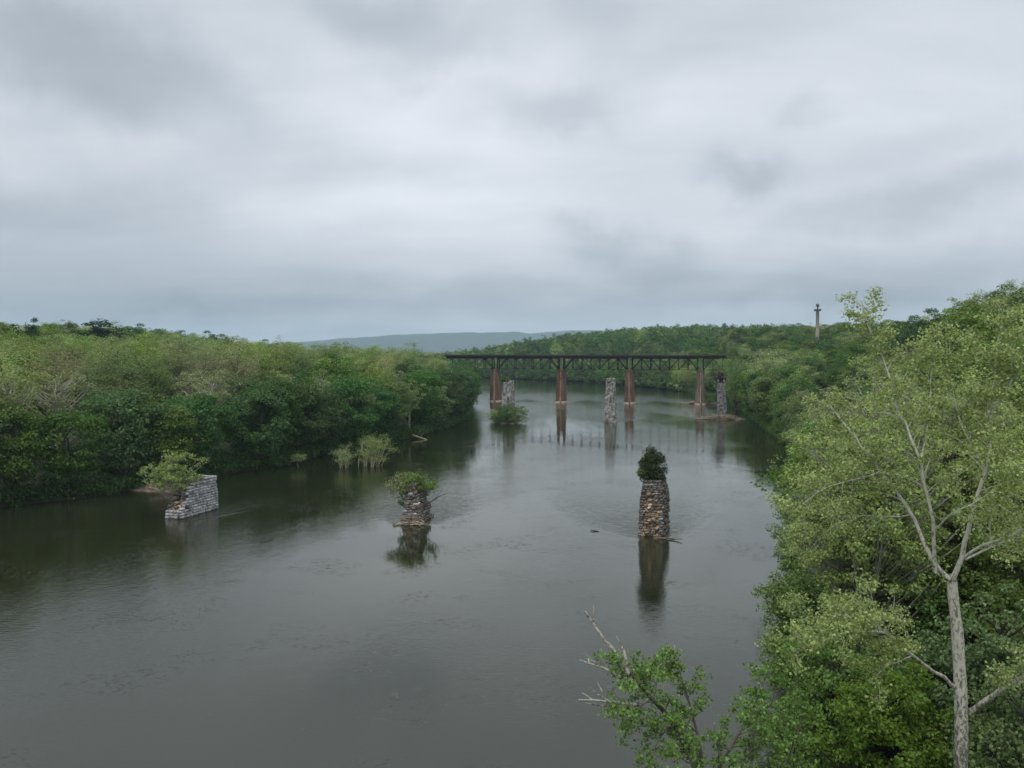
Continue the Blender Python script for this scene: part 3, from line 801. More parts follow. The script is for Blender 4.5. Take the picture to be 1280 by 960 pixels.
# ------------------------------------------------------------------ ruined stone piers
def stone_mesh(seed, rough=0.10):
    """a split-faced block, unit size, 24 vertices"""
    rg = np.random.default_rng(seed)
    vs_, q = [], []
    g = [-.5, -.5 + .08, .5 - .08, .5]
    # bevelled box from 3 stacked rings of 8
    rings = []
    for z, s in ((-.5, .9), (-.36, 1.0), (.36, 1.0), (.5, .9)):
        ring = []
        for (a, b) in ((-.5, -.4), (-.4, -.5), (.4, -.5), (.5, -.4), (.5, .4), (.4, .5), (-.4, .5), (-.5, .4)):
            ring.append((a * s + rg.uniform(-rough, rough) * .5, b * s + rg.uniform(-rough, rough) * .5, z + rg.uniform(-rough, rough) * .3))
        rings.append(ring)
    for r in rings: vs_ += r
    for k in range(3):
        for i in range(8): q.append((k * 8 + i, k * 8 + (i + 1) % 8, (k + 1) * 8 + (i + 1) % 8, (k + 1) * 8 + i))
    t = []
    for base_, flip in ((0, True), (24, False)):
        f = [base_ + i for i in range(8)]
        for a, b, c, d in ((0, 1, 2, 7), (2, 3, 4, 7), (4, 5, 6, 7)):
            qq = (f[a], f[b], f[c], f[d]); q.append(qq[::-1] if flip else qq)
    return np.array(vs_), q
SV = [stone_mesh(900 + i, .12) for i in range(8)]
RV = [stone_mesh(950 + i, .30) for i in range(8)]
STONE = {(kind, i): np_mesh('stone', (SV if kind != 'rubble' else RV)[i][0], (SV if kind != 'rubble' else RV)[i][1], None, MAT[kind]) for kind in ('block', 'rubble', 'darkstone') for i in range(8)}

def add_stone(parent, kind, loc, dims, rg, tilt=.02, rz=0.0):
    o = bpy.data.objects.new('stone', STONE[(kind, int(rg.integers(8)))])
    o.location = loc; o.scale = dims
    o.rotation_euler = (rg.uniform(-tilt, tilt), rg.uniform(-tilt, tilt), rz + rg.uniform(-tilt, tilt))
    link(o, parent)

def box_core(parent, prof, mat='core', rg=None):
    """core from stacked rectangles: prof = [(z, x0, x1, y0, y1)]"""
    v, q = [], []
    for (z, x0, x1, y0, y1) in prof: v += [(x0, y0, z), (x1, y0, z), (x1, y1, z), (x0, y1, z)]
    for k in range(len(prof) - 1):
        for i in range(4): q.append((k * 4 + i, k * 4 + (i + 1) % 4, k * 4 + 4 + (i + 1) % 4, k * 4 + 4 + i))
    n = len(prof) - 1; q.append((n * 4, n * 4 + 1, n * 4 + 2, n * 4 + 3))
    return mobj('core', np_mesh('core', np.array(v, float), q, None, MAT[mat]), parent)

def pier_block():
    """leftmost ruin: long coursed side, front end fallen in"""
    rg = np.random.default_rng(21)
    L_, W = 8.9, 2.7
    a = at(229, 650, 125.6); rz = -math.atan2(2.3, 8.2)
    root = empty('stone_pier', (a.x - .2, a.y, 0), 'ruined pier of pale limestone blocks with a small sycamore growing on its broken end', 'bridge pier', 'ruined piers of the old bridge', rz)
    # local: y along the length (0 = end nearest), x from -W to 0; side face at x=0
    courses = 13; ch = 5.15 / courses
    def top(y): return np.interp(y, [0, .9, 1.5, 3.0, 5.0, 7.6, L_], [2.0, 3.4, 4.1, 4.45, 4.8, 5.2, 5.0])
    box_core(root, [(-1, -W + .35, -.35, 1.3, L_ - .3), (1.4, -W + .4, -.38, 1.3, L_ - .3), (3.9, -W + .45, -.4, 1.9, L_ - .35), (4.3, -W + .5, -.5, 3.0, L_ - .4)])
    for c in range(-1, courses):
        z = (c + .5) * ch
        bat = .035 * (z)          # batter
        y = rg.uniform(-.1, .1) + bat * .2
        y0 = y
        while y < L_ - bat - .2:
            w = min(rg.uniform(.55, 1.15), L_ - bat - y + .1)
            if z < top(y + w / 2) + rg.uniform(-.12, .12) and not (y < 1.0 and c > 2 and rg.random() < .55):
                add_stone(root, 'block' if y > .2 or c < 4 else 'darkstone', (-.28 - bat + rg.uniform(-.07, .07), y + w / 2, z + rg.uniform(-.02, .02)), (.6, w - rg.uniform(.02, .09), ch - rg.uniform(.01, .07)), rg, .025)
            y += w
        # far end face
        if z < 5.0:
            x = -W + bat
            while x < -.6 - bat:
                w = min(rg.uniform(.5, .9), -.5 - x)
                if w < .2: break
                add_stone(root, 'block', (x + w / 2, L_ - .28 - bat, z), (w - .03, .55, ch - .03), rg, .012)
                x += w
    # near end: blocks on the lowest courses, tumbled core above
    for c in range(-1, 3):
        z = (c + .5) * ch; x = -W
        while x < -.55:
            w = min(rg.uniform(.5, .9), -.5 - x)
            if w < .2: break
            add_stone(root, 'block', (x + w / 2, .12 + .05 * c + rg.uniform(-.08, .1), z), (w - .03, .6, ch - .03), rg, .03)
            x += w
    for k in range(46):
        z = rg.uniform(1.0, 3.9); x = rg.uniform(-W + .2, -.45); y = .45 + (z - 1) * .28 + rg.uniform(-.1, .35)
        add_stone(root, 'rubble' if z < 2.4 and x > -W * .65 else 'darkstone', (x, y, z), (rg.uniform(.25, .6), rg.uniform(.3, .6), rg.uniform(.18, .36)), rg, .5, rg.uniform(0, 3))
    for k in range(24):
        y = rg.uniform(2.2, L_ - .5)
        add_stone(root, 'darkstone', (rg.uniform(-W + .4, -.5), y, top(y) - .25 + rg.uniform(-.1, .1)), (rg.uniform(.4, .8), rg.uniform(.4, .8), .35), rg, .2, rg.uniform(0, 3))
    return root, rz
pier_block()

def pier_rubble():
    """ruin at the right: rubble core exposed on the near end, juniper on top"""
    rg = np.random.default_rng(22)
    a = at(813.5, 673, 114); rz = -math.atan2(1.9, 6.4)
    root = empty('stone_pier', (a.x, a.y + .2, 0), 'narrow ruined pier with tan rubble core exposed and a bushy juniper on top', 'bridge pier', 'ruined piers of the old bridge', rz)
    H, L_ = 6.9, 6.6
    def hw(z): return np.interp(z, [0, 1.5, 3.5, 5.4, 7], [1.62, 1.55, 1.55, 1.35, 1.1])
    def front(z): return np.interp(z, [0, 2, 4, 6, 7], [0, .15, .3, .7, 1.0])
    box_core(root, [(-1, -1.3, 1.2, .5, L_ - .4), (3.5, -1.25, 1.15, .7, L_ - .5), (6.2, -.95, .95, 1.2, L_ - .7), (6.7, -.7, .7, 1.5, L_ - 1)])
    z = -.1
    while z < H:
        ch = rg.uniform(.26, .4)
        w2, f = hw(z), front(z)
        # front face: corner stones grey, middle tan rubble
        x = -w2
        while x < w2 - .1:
            w = min(rg.uniform(.3, .75), w2 - x + .05)
            edge = x < -w2 + .35 or x + w > w2 - .3
            kind = 'darkstone' if (edge and rg.random() < .8) or z > 5.4 or rg.random() < .22 else 'rubble'
            if edge and z < 2.2 and rg.random() < .5: kind = 'block'
            dep = rg.uniform(-.16, .22) + (.25 if not edge and 1 < z < 5.2 else 0)
            add_stone(root, kind, (x + w / 2, f + .2 + dep, z + ch / 2), (w * rg.uniform(.85, 1.1), rg.uniform(.5, .8), ch * rg.uniform(.8, 1.1)), rg, .22 if not edge else .06, rg.uniform(-.5, .5) if not edge else 0)
            x += w
        for sx in (1, -1):
            y = f + .6
            while y < L_:
                w = rg.uniform(.6, 1.2)
                add_stone(root, 'darkstone', (sx * (w2 - .2 + rg.uniform(-.14, .12)), y + w / 2, z + ch / 2), (.5, w - .03, ch - .02), rg, .06)
                y += w
        z += ch
    for k in range(70):
        z = rg.uniform(.1, 5.6); w2 = hw(z) - .35
        add_stone(root, 'rubble' if rg.random() < .72 else 'darkstone', (rg.uniform(-w2, w2), front(z) + rg.uniform(.0, .45), z), (rg.uniform(.2, .75), rg.uniform(.25, .6), rg.uniform(.14, .42)), rg, .8, rg.uniform(0, 3))
    add_stone(root, 'block', (-.35, 1.0, 6.55), (1.25, .7, .26), rg, .03)
    add_stone(root, 'block', (.72, .75, 5.75), (.34, .5, .5), rg, .1)
    return root
pier_rubble()

def pier_middle():
    rg = np.random.default_rng(23)
    a = at(516, 656, 123); rz = -.25
    root = empty('stone_pier', (a.x - .3, a.y, 0), 'low dark crumbling pier with driftwood lodged at its foot and bushes sprouting over it', 'bridge pier', 'ruined piers of the old bridge', rz)
    def hw(z): return np.interp(z, [0, 1.4, 2.2, 3.4, 4.2, 5.6, 6.2], [1.5, 1.25, 1.1, .8, .5, .6, .4])
    L_ = 4.6
    box_core(root, [(-1, -1.1, 1.1, .5, L_), (2.0, -.85, .85, .7, L_ - .4), (4.0, -.4, .4, 1.2, L_ - 1.2), (4.9, -.4, .4, 1.4, L_ - 1.8)], 'core')
    z = -.1
    while z < 5.2:
        ch = rg.uniform(.28, .42); w2 = hw(z); f = z * .16
        x = -w2
        while x < w2 - .1:
            w = min(rg.uniform(.35, .9), w2 - x + .1)
            kind = 'darkstone' if rg.random() < .92 else 'block'
            add_stone(root, kind, (x + w / 2, f + .2 + rg.uniform(-.2, .2), z + ch / 2), (w * .98, .7, ch), rg, .15, rg.uniform(-.2, .2))
            x += w
        for sx in (1, -1):
            y = f + .6
            while y < L_ - z * .35:
                w = rg.uniform(.7, 1.3)
                add_stone(root, 'darkstone', (sx * (w2 - .2 + rg.uniform(-.15, .1)), y + w / 2, z + ch / 2), (.5, w - .03, ch - .02), rg, .08)
                y += w
        z += ch
    for k in range(80):
        z = rg.uniform(.1, 5.2); w2 = hw(z)
        add_stone(root, 'darkstone' if rg.random() < .8 else 'rubble', (rg.uniform(-w2, w2), z * .16 + rg.uniform(-.15, .35), z), (rg.uniform(.25, .8), rg.uniform(.3, .6), rg.uniform(.15, .45)), rg, .7, rg.uniform(0, 3))
    add_stone(root, 'block', (-.1, .45, 4.0), (.7, .6, .4), rg, .1)
    return root
pier_middle()

def tall_pier(px, py, Y, H, wb, wt, L_, seed, label, skew=0.0, rz=-.2, mat='tallstone'):
    rg = np.random.default_rng(seed)
    a = at(px, py, Y)
    root = empty('stone_pier', (a.x, a.y, 0), label, 'bridge pier', 'tall piers of the old bridge', rz)
    # masonry too small to tell apart stone by stone: real blocks joined in one part
    V_, Q_ = [], []; n = 0
    z = -.4
    while z < H:
        ch = rg.uniform(.42, .6); f = max(z, 0) / H
        w2 = (wb + (wt - wb) * f) / 2; off = skew * f
        l2 = L_ * (1 - .12 * f)
        rough = 1.0 if z < H - 1.2 else .6
        def put(cx, cy, dx, dy):
            nonlocal n
            if rg.random() > rough: return
            sv, sq = SV[rg.integers(8)]
            V_.append(sv * np.array([dx, dy, ch * .96]) + np.array([cx + off, cy, z + ch / 2])); Q_.append(np.array(sq) + n); n += len(sv)
        x = -w2
        while x < w2 - .15:
            w = min(rg.uniform(.5, 1.0), w2 - x + .05)
            for yy in (.25, l2 - .25): put(x + w / 2, yy + rg.uniform(-.1, .1), w - .04, .6)
            x += w
        for sx in (1, -1):
            y = .5
            while y < l2 - .4:
                w = rg.uniform(.6, 1.2); put(sx * (w2 - .25) + rg.uniform(-.1, .1), y + w / 2, .55, w - .04); y += w
        z += ch
    o = mobj('masonry', np_mesh('masonry', np.concatenate(V_), np.concatenate(Q_), None, MAT[mat]), root); o['kind'] = 'stuff'
    box_core(root, [(-1, -wb / 2 + .3, wb / 2 - .3, .4, L_ - .4), (H - .6, -wt / 2 + .35 + skew, wt / 2 - .35 + skew, .5, L_ * .88 - .5)])
    return root
tall_pier(634, 529, 300, 13.9, 3.6, 2.6, 6, 31, 'tall pale old pier with a leafy top behind the bushy islet')
tall_pier(762, 529, 300, 14.6, 3.9, 2.6, 6.5, 32, 'tall lone mottled grey pier standing clear between two railway bridge piers')
tall_pier(903, 525, 318, 13.4, 3.4, 2.6, 6.5, 33, 'tall grey pier ringed by driftwood with a vine-covered top', skew=-.6, mat='greystone')

# ------------------------------------------------------------------ railway bridge
def railway_bridge():
    P0 = np.array([-7.9, 430.0]); st = np.array([31.62, -8.0])
    a0 = at(620, 503, 430)
    rz = math.atan2(st[1], st[0]); SL = float(np.hypot(*st))
    root = empty('railway_bridge', (P0[0], P0[1], 0), 'black steel deck truss railway bridge on rust-brown stone piers', 'bridge', None, rz)
    ZB, ZT = 15.75, 21.2       # bottom chord, underside of deck
    W = 3.2                     # trusses apart
    def bar(V_, Q_, p, q, w, d=None):
        p, q = np.array(p, float), np.array(q, float); t = q - p; t /= np.linalg.norm(t)
        side = np.array([0, 1., 0]); b = np.cross(t, side); b /= np.linalg.norm(b); d = d or w
        n = sum(len(x) for x in V_)
        V_.append(np.array([e + side * sy * w / 2 + b * sb * d / 2 for e in (p, q) for (sy, sb) in ((-1, -1), (1, -1), (1, 1), (-1, 1))]))
        Q_.append(np.array([(0, 1, 5, 4), (1, 2, 6, 5), (2, 3, 7, 6), (3, 0, 4, 7), (3, 2, 1, 0), (4, 5, 6, 7)]) + n)
    def part(name, parent, bars):
        V_, Q_ = [], []
        for b in bars: bar(V_, Q_, *b)
        return mobj(name, np_mesh(name, np.concatenate(V_), np.concatenate(Q_), None, MAT['girder']), parent)
    n0, n1 = -2, 5
    # deck: floor, ties, fascia girders and handrail
    x0, x1 = (n0) * SL, (n1) * SL - SL * .0
    part('deck', root, [((x0, 0, ZT + .95), (x1, 0, ZT + .95), 6.4, .35)])
    for sy in (-1, 1):
        part('deck_girder', root, [((x0, sy * 2.6, ZT + .42), (x1, sy * 2.6, ZT + .42), .4, .8)])
        part('rail', root, [((x0, sy * .75, ZT + 1.34), (x1, sy * .75, ZT + 1.34), .12, .18)])
        rl = part('handrail', root, [((x0, sy * 3.1, ZT + 1.75), (x1, sy * 3.1, ZT + 1.75), .035, .035)]
                  + [((x, sy * 3.1, ZT + 1.1), (x, sy * 3.1, ZT + 1.78), .05, .05) for x in np.arange(x0, x1, 3.0)])
    tie = part('sleepers', root, [((x, 0, ZT + 1.13), (x, 0, ZT + 1.26), 4.0, .28) for x in np.arange(x0, x1, .8)])
    tie.name = 'sleeper_bed'; tie['kind'] = 'stuff'
    npn = 7
    for s in range(n0, n1):
        e = SL * s; g = 2.3; pl = (SL - 2 * g + 2.0) / npn
        xs = [e + g - 1.0 + i * pl for i in range(npn + 1)]      # panel points
        first = None
        for sy in (-1, 1):
            Y = sy * W / 2
            top = part('top_chord', root, [((xs[0], Y, ZT - .18), (xs[-1], Y, ZT - .18), .34, .4)])
            bars = {'bottom_chord': [[((xs[0], Y, ZB), (xs[-1], Y, ZB), .2, .16)]], 'vertical_post': [], 'diagonal': []}
            for i in range(1, npn): bars['vertical_post'].append([((xs[i], Y, ZB), (xs[i], Y, ZT - .2), .22, .26 if i % 2 else .34)])
            for i in (0, npn): bars['vertical_post'].append([((xs[i], Y, ZB), (xs[i], Y, ZT - .2), .4, .5)])
            dg = [(0, 0, 1, 1), (npn, 0, npn - 1, 1), (1, 1, 2, 0), (npn - 1, 1, npn - 2, 0), (2, 1, 3, 0), (npn - 2, 1, npn - 3, 0), (3, 1, 4, 0), (3, 0, 4, 1)]
            for k, (i, zi, j, zj) in enumerate(dg):
                w = .40 if k < 2 else (.22 if k < 6 else .13)
                bars['diagonal'].append([((xs[i], Y, ZT - .3 if zi else ZB + .05), (xs[j], Y, ZT - .3 if zj else ZB + .05), .24, w)])
            for nm, ls in bars.items():
                for b in ls: part(nm, top, b)
        for i in range(npn + 1):       # cross bracing between the two trusses
            part('cross_brace', root, [((xs[i], 0, ZB - .1), (xs[i], 0, ZB + .12), W, .2)])
    # piers with pointed cutwaters, built course by course
    def pier(k, H, seed, wb=4.5, wt=3.2, Lb=9.5, Lt=7.6, name='pier', mat='rustpier'):
        V_, Q_ = [], []; n = 0
        rg = np.random.default_rng(seed); z = -1.0; m = 0
        while z < H - .8:
            ch = .62; f = max(0, min(1, z / H)); g = 1.0 - .0
            w, l = (wb + (wt - wb) * f) / 2, (Lb + (Lt - Lb) * f) / 2
            for (za, zb, ins) in ((z, z + ch - .05, 0.0), (z + ch - .05, z + ch, .05)):
                w_, l_ = w - ins, l - ins; nose = 1.5
                ring = [(-w_, -l_ + nose), (0.15 * w_, -l_), (w_, -l_ + nose), (w_, l_ - nose), (0, l_), (-w_, l_ - nose)]
                jit = rg.uniform(-.035, .035, (6, 2)) if ins == 0 else np.zeros((6, 2))
                pts = [(SL * k + x + jit[i][0], y + jit[i][1]) for i, (x, y) in enumerate(ring)]
                V_.append(np.array([(x, y, za) for x, y in pts] + [(x, y, zb) for x, y in pts]))
                Q_.append(np.array([(i, (i + 1) % 6, 6 + (i + 1) % 6, 6 + i) for i in range(6)] + [(6, 7, 8, 9), (9, 10, 11, 6)]) + n); n += 12
            z += ch
        o = mobj(name, np_mesh(name, np.concatenate(V_), np.concatenate(Q_), None, MAT[mat]), root)
        top_ = z
        cap, q = [], []
        w, l = wt / 2 + .25, Lt / 2 + .2
        ring = [(-w, -l + 1.5), (0, -l), (w, -l + 1.5), (w, l - 1.5), (0, l), (-w, l - 1.5)]
        v = [(SL * k + x, y, zz) for zz in (top_ + .004, ZB - .2) for x, y in ring]
        q = [(i, (i + 1) % 6, 6 + (i + 1) % 6, 6 + i) for i in range(6)] + [(6, 7, 8, 9), (9, 10, 11, 6)]
        mobj('pier_cap', np_mesh('pier_cap', np.array(v), q, None, MAT['rustpier']), o)
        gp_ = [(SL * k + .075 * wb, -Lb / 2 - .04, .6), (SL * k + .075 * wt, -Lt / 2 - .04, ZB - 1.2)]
        tg = Tubes(5); tg.add([gp_[0], tuple((np.array(gp_[0]) + np.array(gp_[1])) / 2), gp_[1]], [.2, .18, .14]); mobj('nose_strip', tg.mesh('nose_strip', MAT['nosestrip']), o)  # pale tapering strip along the nose edge of the cutwater
        w, l = wb / 2 + .12, Lb / 2 + .15
        ring = [(-w, -l + 1.6), (0, -l), (w, -l + 1.6), (w, l - 1.6), (0, l), (-w, l - 1.6)]
        v = [(SL * k + x, y, zz) for zz in (-1.2, .5) for x, y in ring]
        mobj('footing', np_mesh('footing', np.array(v), q, None, MAT['palestone']), o)
        return o
    for k in range(-1, 5): pier(k, ZB - .2, 600 + k, mat='rustpier' if k < 3 else 'palestone2')
MAT['nosestrip'] = noise_mat('pale_nose_strip', (0.17, 0.11, 0.075), (0.42, 0.34, 0.26), 0.8, stretch=(1, 1, .4))
MAT['palestone2'] = noise_mat('brown_grey_masonry', (0.05, 0.036, 0.026), (0.105, 0.08, 0.058), 0.55, c3=(0.16, 0.13, 0.10), bump=0.6, stretch=(1.6, 1.6, .5))
railway_bridge()

# ------------------------------------------------------------------ monument on the bluff
def lathe(name, prof, parent, mat, sides=20, flutes=0):
    v, q = [], []
    for (r, z) in prof:
        for i in range(sides):
            a = i * 2 * PI / sides; rr = r * (0.94 if flutes and i % 2 else 1)
            v.append((rr * math.cos(a), rr * math.sin(a), z))
    for k in range(len(prof) - 1):
        for i in range(sides): q.append((k * sides + i, k * sides + (i + 1) % sides, (k + 1) * sides + (i + 1) % sides, (k + 1) * sides + i))
    return mobj(name, np_mesh(name, np.array(v), q, None, MAT[mat], smooth=not flutes), parent)
def box_part(name, parent, x, y, z0, z1, mat):
    v = [(sx * x, sy * y, z) for z in (z0, z1) for sx, sy in ((-1, -1), (1, -1), (1, 1), (-1, 1))]
    return mobj(name, np_mesh(name, np.array(v, float), [(0, 1, 5, 4), (1, 2, 6, 5), (2, 3, 7, 6), (3, 0, 4, 7), (4, 5, 6, 7), (3, 2, 1, 0)], None, MAT[mat]), parent)
def monument():
    x, y = MON; zt = at(1021, 379.5, y).z; zg = float(height(x, y))
    root = empty('monument_column', (x, y, zg), 'tall pale stone column with a dark globe on its capital, above the wooded bluff', 'monument', None, .3)
    H = zt - zg
    box_part('plinth', root, 2.4, 2.4, -.5, 1.6, 'granite'); box_part('pedestal', root, 1.7, 1.7, 1.602, H * .22, 'granite')
    z0 = H * .22 + .003; z1 = H - 3.98
    lathe('shaft', [(1.15, z0), (1.15, z0 + .3), (.98, z0 + .6), (.96, z0 + (z1 - z0) * .4), (.84, z1 - .3), (.95, z1 - .25), (.95, z1)], root, 'granite', 24, 1)
    cap = box_part('capital', root, 1.0, 1.0, z1 + .003, z1 + .55, 'granite')
    for sx in (-1, 1):
        for sy in (-1, 1):
            vo = lathe('volute', [(.0, 0), (.42, 0), (.5, .15), (.42, .8), (0, .8)], cap, 'bronze', 12); vo.location = (sx * .95 - 0, sy * .95, z1 - .15)
    box_part('abacus', root, 1.5, 1.5, z1 + .66, z1 + .95, 'bronze')
    lathe('globe_stand', [(.55, z1 + .95), (.4, z1 + 1.15), (.3, z1 + 1.9), (.45, z1 + 2.2)], root, 'bronze', 14)
    g = [(max(.01, .98 * math.sin(t)), z1 + 3.0 - .98 * math.cos(t)) for t in np.linspace(0, PI, 12)]
    lathe('globe', g, root, 'bronze', 18)
monument()

# ------------------------------------------------------------------ driftwood
def log(parent, p, q, r, rg, name='log', mat='deadwood', bend=.06):
    p, q = np.array(p, float), np.array(q, float); d = np.linalg.norm(q - p)
    m = (p + q) / 2 + rg.normal(size=3) * d * bend
    tb = Tubes(6); pts = bez(p, m, q, 6); tb.add(pts, r * np.linspace(1, .45, 6) * rg.uniform(.85, 1.1, 6), 6)
    return mobj(name, tb.mesh(name, MAT[mat]), parent)
def driftwood(px, py, Y, label, n, hw, dep, hgt, seed, rad=(.05, .14), grp='driftwood heaps caught on bridge piers', peak=0.0):
    rg = np.random.default_rng(seed); a = at(px, py, Y)
    root = empty('driftwood_pile', (a.x, a.y, 0), label, 'driftwood', grp)
    for i in range(n):
        u = rg.uniform(-1, 1); x = u * hw * .75; h = hgt * (1 - abs(u - peak)) * rg.uniform(0, 1) + .05
        y = rg.uniform(-dep, dep) * (1 - .5 * abs(u)); ln = rg.uniform(.25, .75) * hw
        an = rg.normal() * .35; dz = rg.normal() * .12 * hgt
        dx, dy = math.cos(an) * ln / 2, math.sin(an) * ln / 2
        x = max(-hw + abs(dx), min(hw - abs(dx), x))
        log(root, (x - dx, y - dy, max(.02, h - dz)), (x + dx, y + dy, max(.02, h + dz)), rg.uniform(*rad), rg)
    return root
driftwood(900, 526, 313, 'wide low heap of bleached driftwood round the foot of the vine-topped pier', 100, 9.3, 2.6, 1.9, 41, (.05, .15))
r_ = driftwood(878, 503.5, 408, 'driftwood heap at the foot of the railway pier nearest the monument bank', 56, 8.5, 2.0, 1.5, 42, (.07, .18))
rg_ = np.random.default_rng(8)
log(r_, (-9.8, -.5, .3), (-4, 0, .5), .26, rg_, bend=.02)
driftwood(514, 655.5, 121.5, 'pale broken driftwood stacked against the low crumbling pier', 46, 2.6, .8, 1.5, 43, (.04, .12))
b = empty('driftwood_branch', (*at(826, 677, 112)[:2], 0), 'forked drifting branch caught beside the rubble-faced pier', 'driftwood')
tb = Tubes(6); tb.add([(-.9, .3, .1), (.2, 0, .18), (1.1, -.1, .12), (2.4, .3, .35)], [.05, .09, .08, .03]); mobj('limb', tb.mesh('limb', MAT['deadwood']), b)
tb = Tubes(6); tb.add([(.7, -.05, .15), (1.5, -.5, .12), (2.5, -1.1, .3)], [.08, .08, .04]); mobj('limb', tb.mesh('limb', MAT['darkbark']), b)
b = empty('driftwood_branch', (*at(744, 662, 117)[:2], 0), 'short dark stick drifting alone on open water', 'driftwood')
tb = Tubes(6); tb.add([(-.6, .3, .12), (0, 0, .08), (.5, -.1, .02)], [.05, .09, .04]); mobj('limb', tb.mesh('limb', MAT['darkbark']), b)

# ------------------------------------------------------------------ plants on the piers and in the water
def bush_proto(name, seed, H, R, nclump, nleaf, ls, leafm, bark, crc=.25, nlimb=20, hb=.1, **k):
    return make_tree(name, seed, H, hb, R, nclump, nleaf, ls, leafm, bark, crc=crc, nlimb=nlimb, trunk_r=.06 if 'trunk_r' not in k else k.pop('trunk_r'), **k)
def plant(name, mesh, loc, label, cat, s=1.0, rz=0.0, wid=1.0, group=None, lean=(0, 0)):
    root = empty(name, loc, label, cat, group, rz); root.scale = (s * wid, s * wid, s); root.rotation_euler = (lean[0], lean[1], rz)
    mobj('stem' if cat != 'tree' else 'trunk', mesh[1], root); mobj('foliage' if cat != 'tree' else 'crown', mesh[0], root)
    return root
syc = make_tree('sycamore_tree', 301, 7.2, 1.0, 4.1, 150, 24, .22, 'pale', 'palebark', crc=.11, nlimb=70, hollow=.25, peak=.6, trunk_r=.09)
p = at(212, 606, 127.5); plant('sycamore_tree', syc, (p.x + .1, p.y + 1.0, 1.4), 'small pale green sycamore growing out of the broken end of the block-sided pier', 'tree', 1.3, .6)
jun = bush_proto('juniper_bush', 302, 3.9, 1.75, 170, 60, .17, 'juniper', 'darkbark', crc=.24, hb=-.5, hollow=.3, peak=.66, flat=1.1)
p = at(815, 603, 116.5); plant('juniper_bush', jun, (p.x + .1, p.y + .4, 6.5), 'dense dark pointed juniper crowning the rubble-faced pier', 'bush', 1.42, .4, wid=.88)
jun2 = bush_proto('sprig', 309, 2.6, .8, 22, 16, .2, 'midgreen', 'bark', crc=.3, hb=.5)
plant('leafy_sapling', jun2, (p.x - 1.0, p.y - .6, 6.7), 'thin light green sapling beside the juniper', 'bush', .9, 0, lean=(0, -.3))
bm_ = bush_proto('bush', 303, 2.8, 2.3, 60, 42, .22, 'midgreen', 'bark', crc=.26, nlimb=30, hb=.0)
bo_ = bush_proto('bush', 304, 2.8, 2.4, 55, 36, .22, 'olive', 'bark', crc=.26, nlimb=34, hb=.0)
bg_ = bush_proto('bush', 305, 2.6, 2.2, 60, 40, .26, 'green', 'darkbark', crc=.26, nlimb=30, hb=.0)
gp = 'bushes sprouting from the low crumbling pier'
w1 = bush_proto('bush', 311, 2.8, 2.4, 70, 15, .2, 'midgreen', 'bark', crc=.2, nlimb=70, hb=.2, trunk_r=.04)
w2 = bush_proto('bush', 312, 2.8, 2.5, 80, 13, .18, 'olive', 'bark', crc=.2, nlimb=80, hb=.2, trunk_r=.04)
p = at(516, 606, 125); plant('bush', w1, (p.x - .2, p.y, 4.2), 'bright green bush on the very top of the low crumbling pier', 'bush', 1.15, 0, group=gp)
p = at(497, 600, 125); plant('bush', w2, (p.x + .7, p.y, 3.6), 'grey-green bush leaning out over the water from the low crumbling pier top', 'bush', 1.2, 1, group=gp, lean=(0, -.45))
p = at(541, 618, 125); plant('bush', w1, (p.x - 1.7, p.y - .2, 2.4), 'spreading green bush on the open-water flank of the low crumbling pier', 'bush', 1.6, 2, group=gp, lean=(0, .6))
p = at(502, 632, 124); plant('bush', w1, (p.x - .1, p.y, 1.9), 'small bush low on the shaded face of the low crumbling pier', 'bush', .5, 3, group=gp, lean=(.3, -.4))
b = empty('dead_branch', (p.x + 4.0, p.y, 2.4), 'bare dark branch reaching over the water from the low crumbling pier', 'branch')
tb = Tubes(5); tb.add([(-.9, 0, -.3), (.3, 0, .5), (1.6, .2, 1.3), (2.6, .2, 1.6)], [.09, .07, .04, .015]); tb.add([(.5, 0, .6), (1.2, -.2, 1.4), (1.6, -.2, 1.9)], [.05, .03, .012]); tb.add([(1.2, .1, 1.1), (2.0, .3, 1.0), (2.7, .3, 1.15)], [.035, .02, .01]); mobj('twig', tb.mesh('twig', MAT['darkbark']), b)
bi1 = bush_proto('bush', 321, 2.8, 2.3, 80, 30, .16, 'midgreen', 'bark', crc=.22, nlimb=40, hb=-.9)
bi2 = bush_proto('bush', 322, 2.8, 2.4, 70, 24, .16, 'olive', 'palebark', crc=.2, nlimb=50, hb=-.6)
# islet of bushes below the tall pier
gi = 'bushes of the islet at the tall pale pier'
for i, (px, s, m_, lb) in enumerate([(620, 1.9, bi2, 'ragged olive bush at the bank-side end of the islet'), (628, 2.3, bi1, 'dark green bush in the middle of the islet'), (636, 2.7, bi1, 'tallest green bush against the tall pale pier'), (648, 2.2, bi2, 'grey-green bush with bare pale stems at the open-water end of the islet')]):
    p = at(px, 526 + (i % 2), 298 - i * .8); plant('bush', m_, (p.x, p.y, .0), lb, 'bush', s, i * 1.3, group=gi)
driftwood(634, 528.5, 294, 'flat line of grey driftwood under the islet bushes', 12, 3.5, .8, .4, 47, (.05, .1))
p = at(632, 474, 303); plant('bush', bm_, (p.x, p.y, 13.2), 'green tuft growing on the top of the tall pale pier', 'bush', .95, .3)
p = at(762, 474, 303); plant('bush', bo_, (p.x + .1, p.y, 14.2), 'sparse tuft of weeds on the lone mottled pier', 'bush', .42, .3)
vn = bush_proto('vine', 306, 3.0, 1.7, 60, 44, .22, 'vine', 'darkbark', crc=.26, nlimb=30, hb=.0)
p = at(899, 474, 321); plant('vine_bush', vn, (p.x + .3, p.y, 12.0), 'reddish brown vine tangle covering the top of the driftwood-ringed pier', 'bush', 1.7, .3)
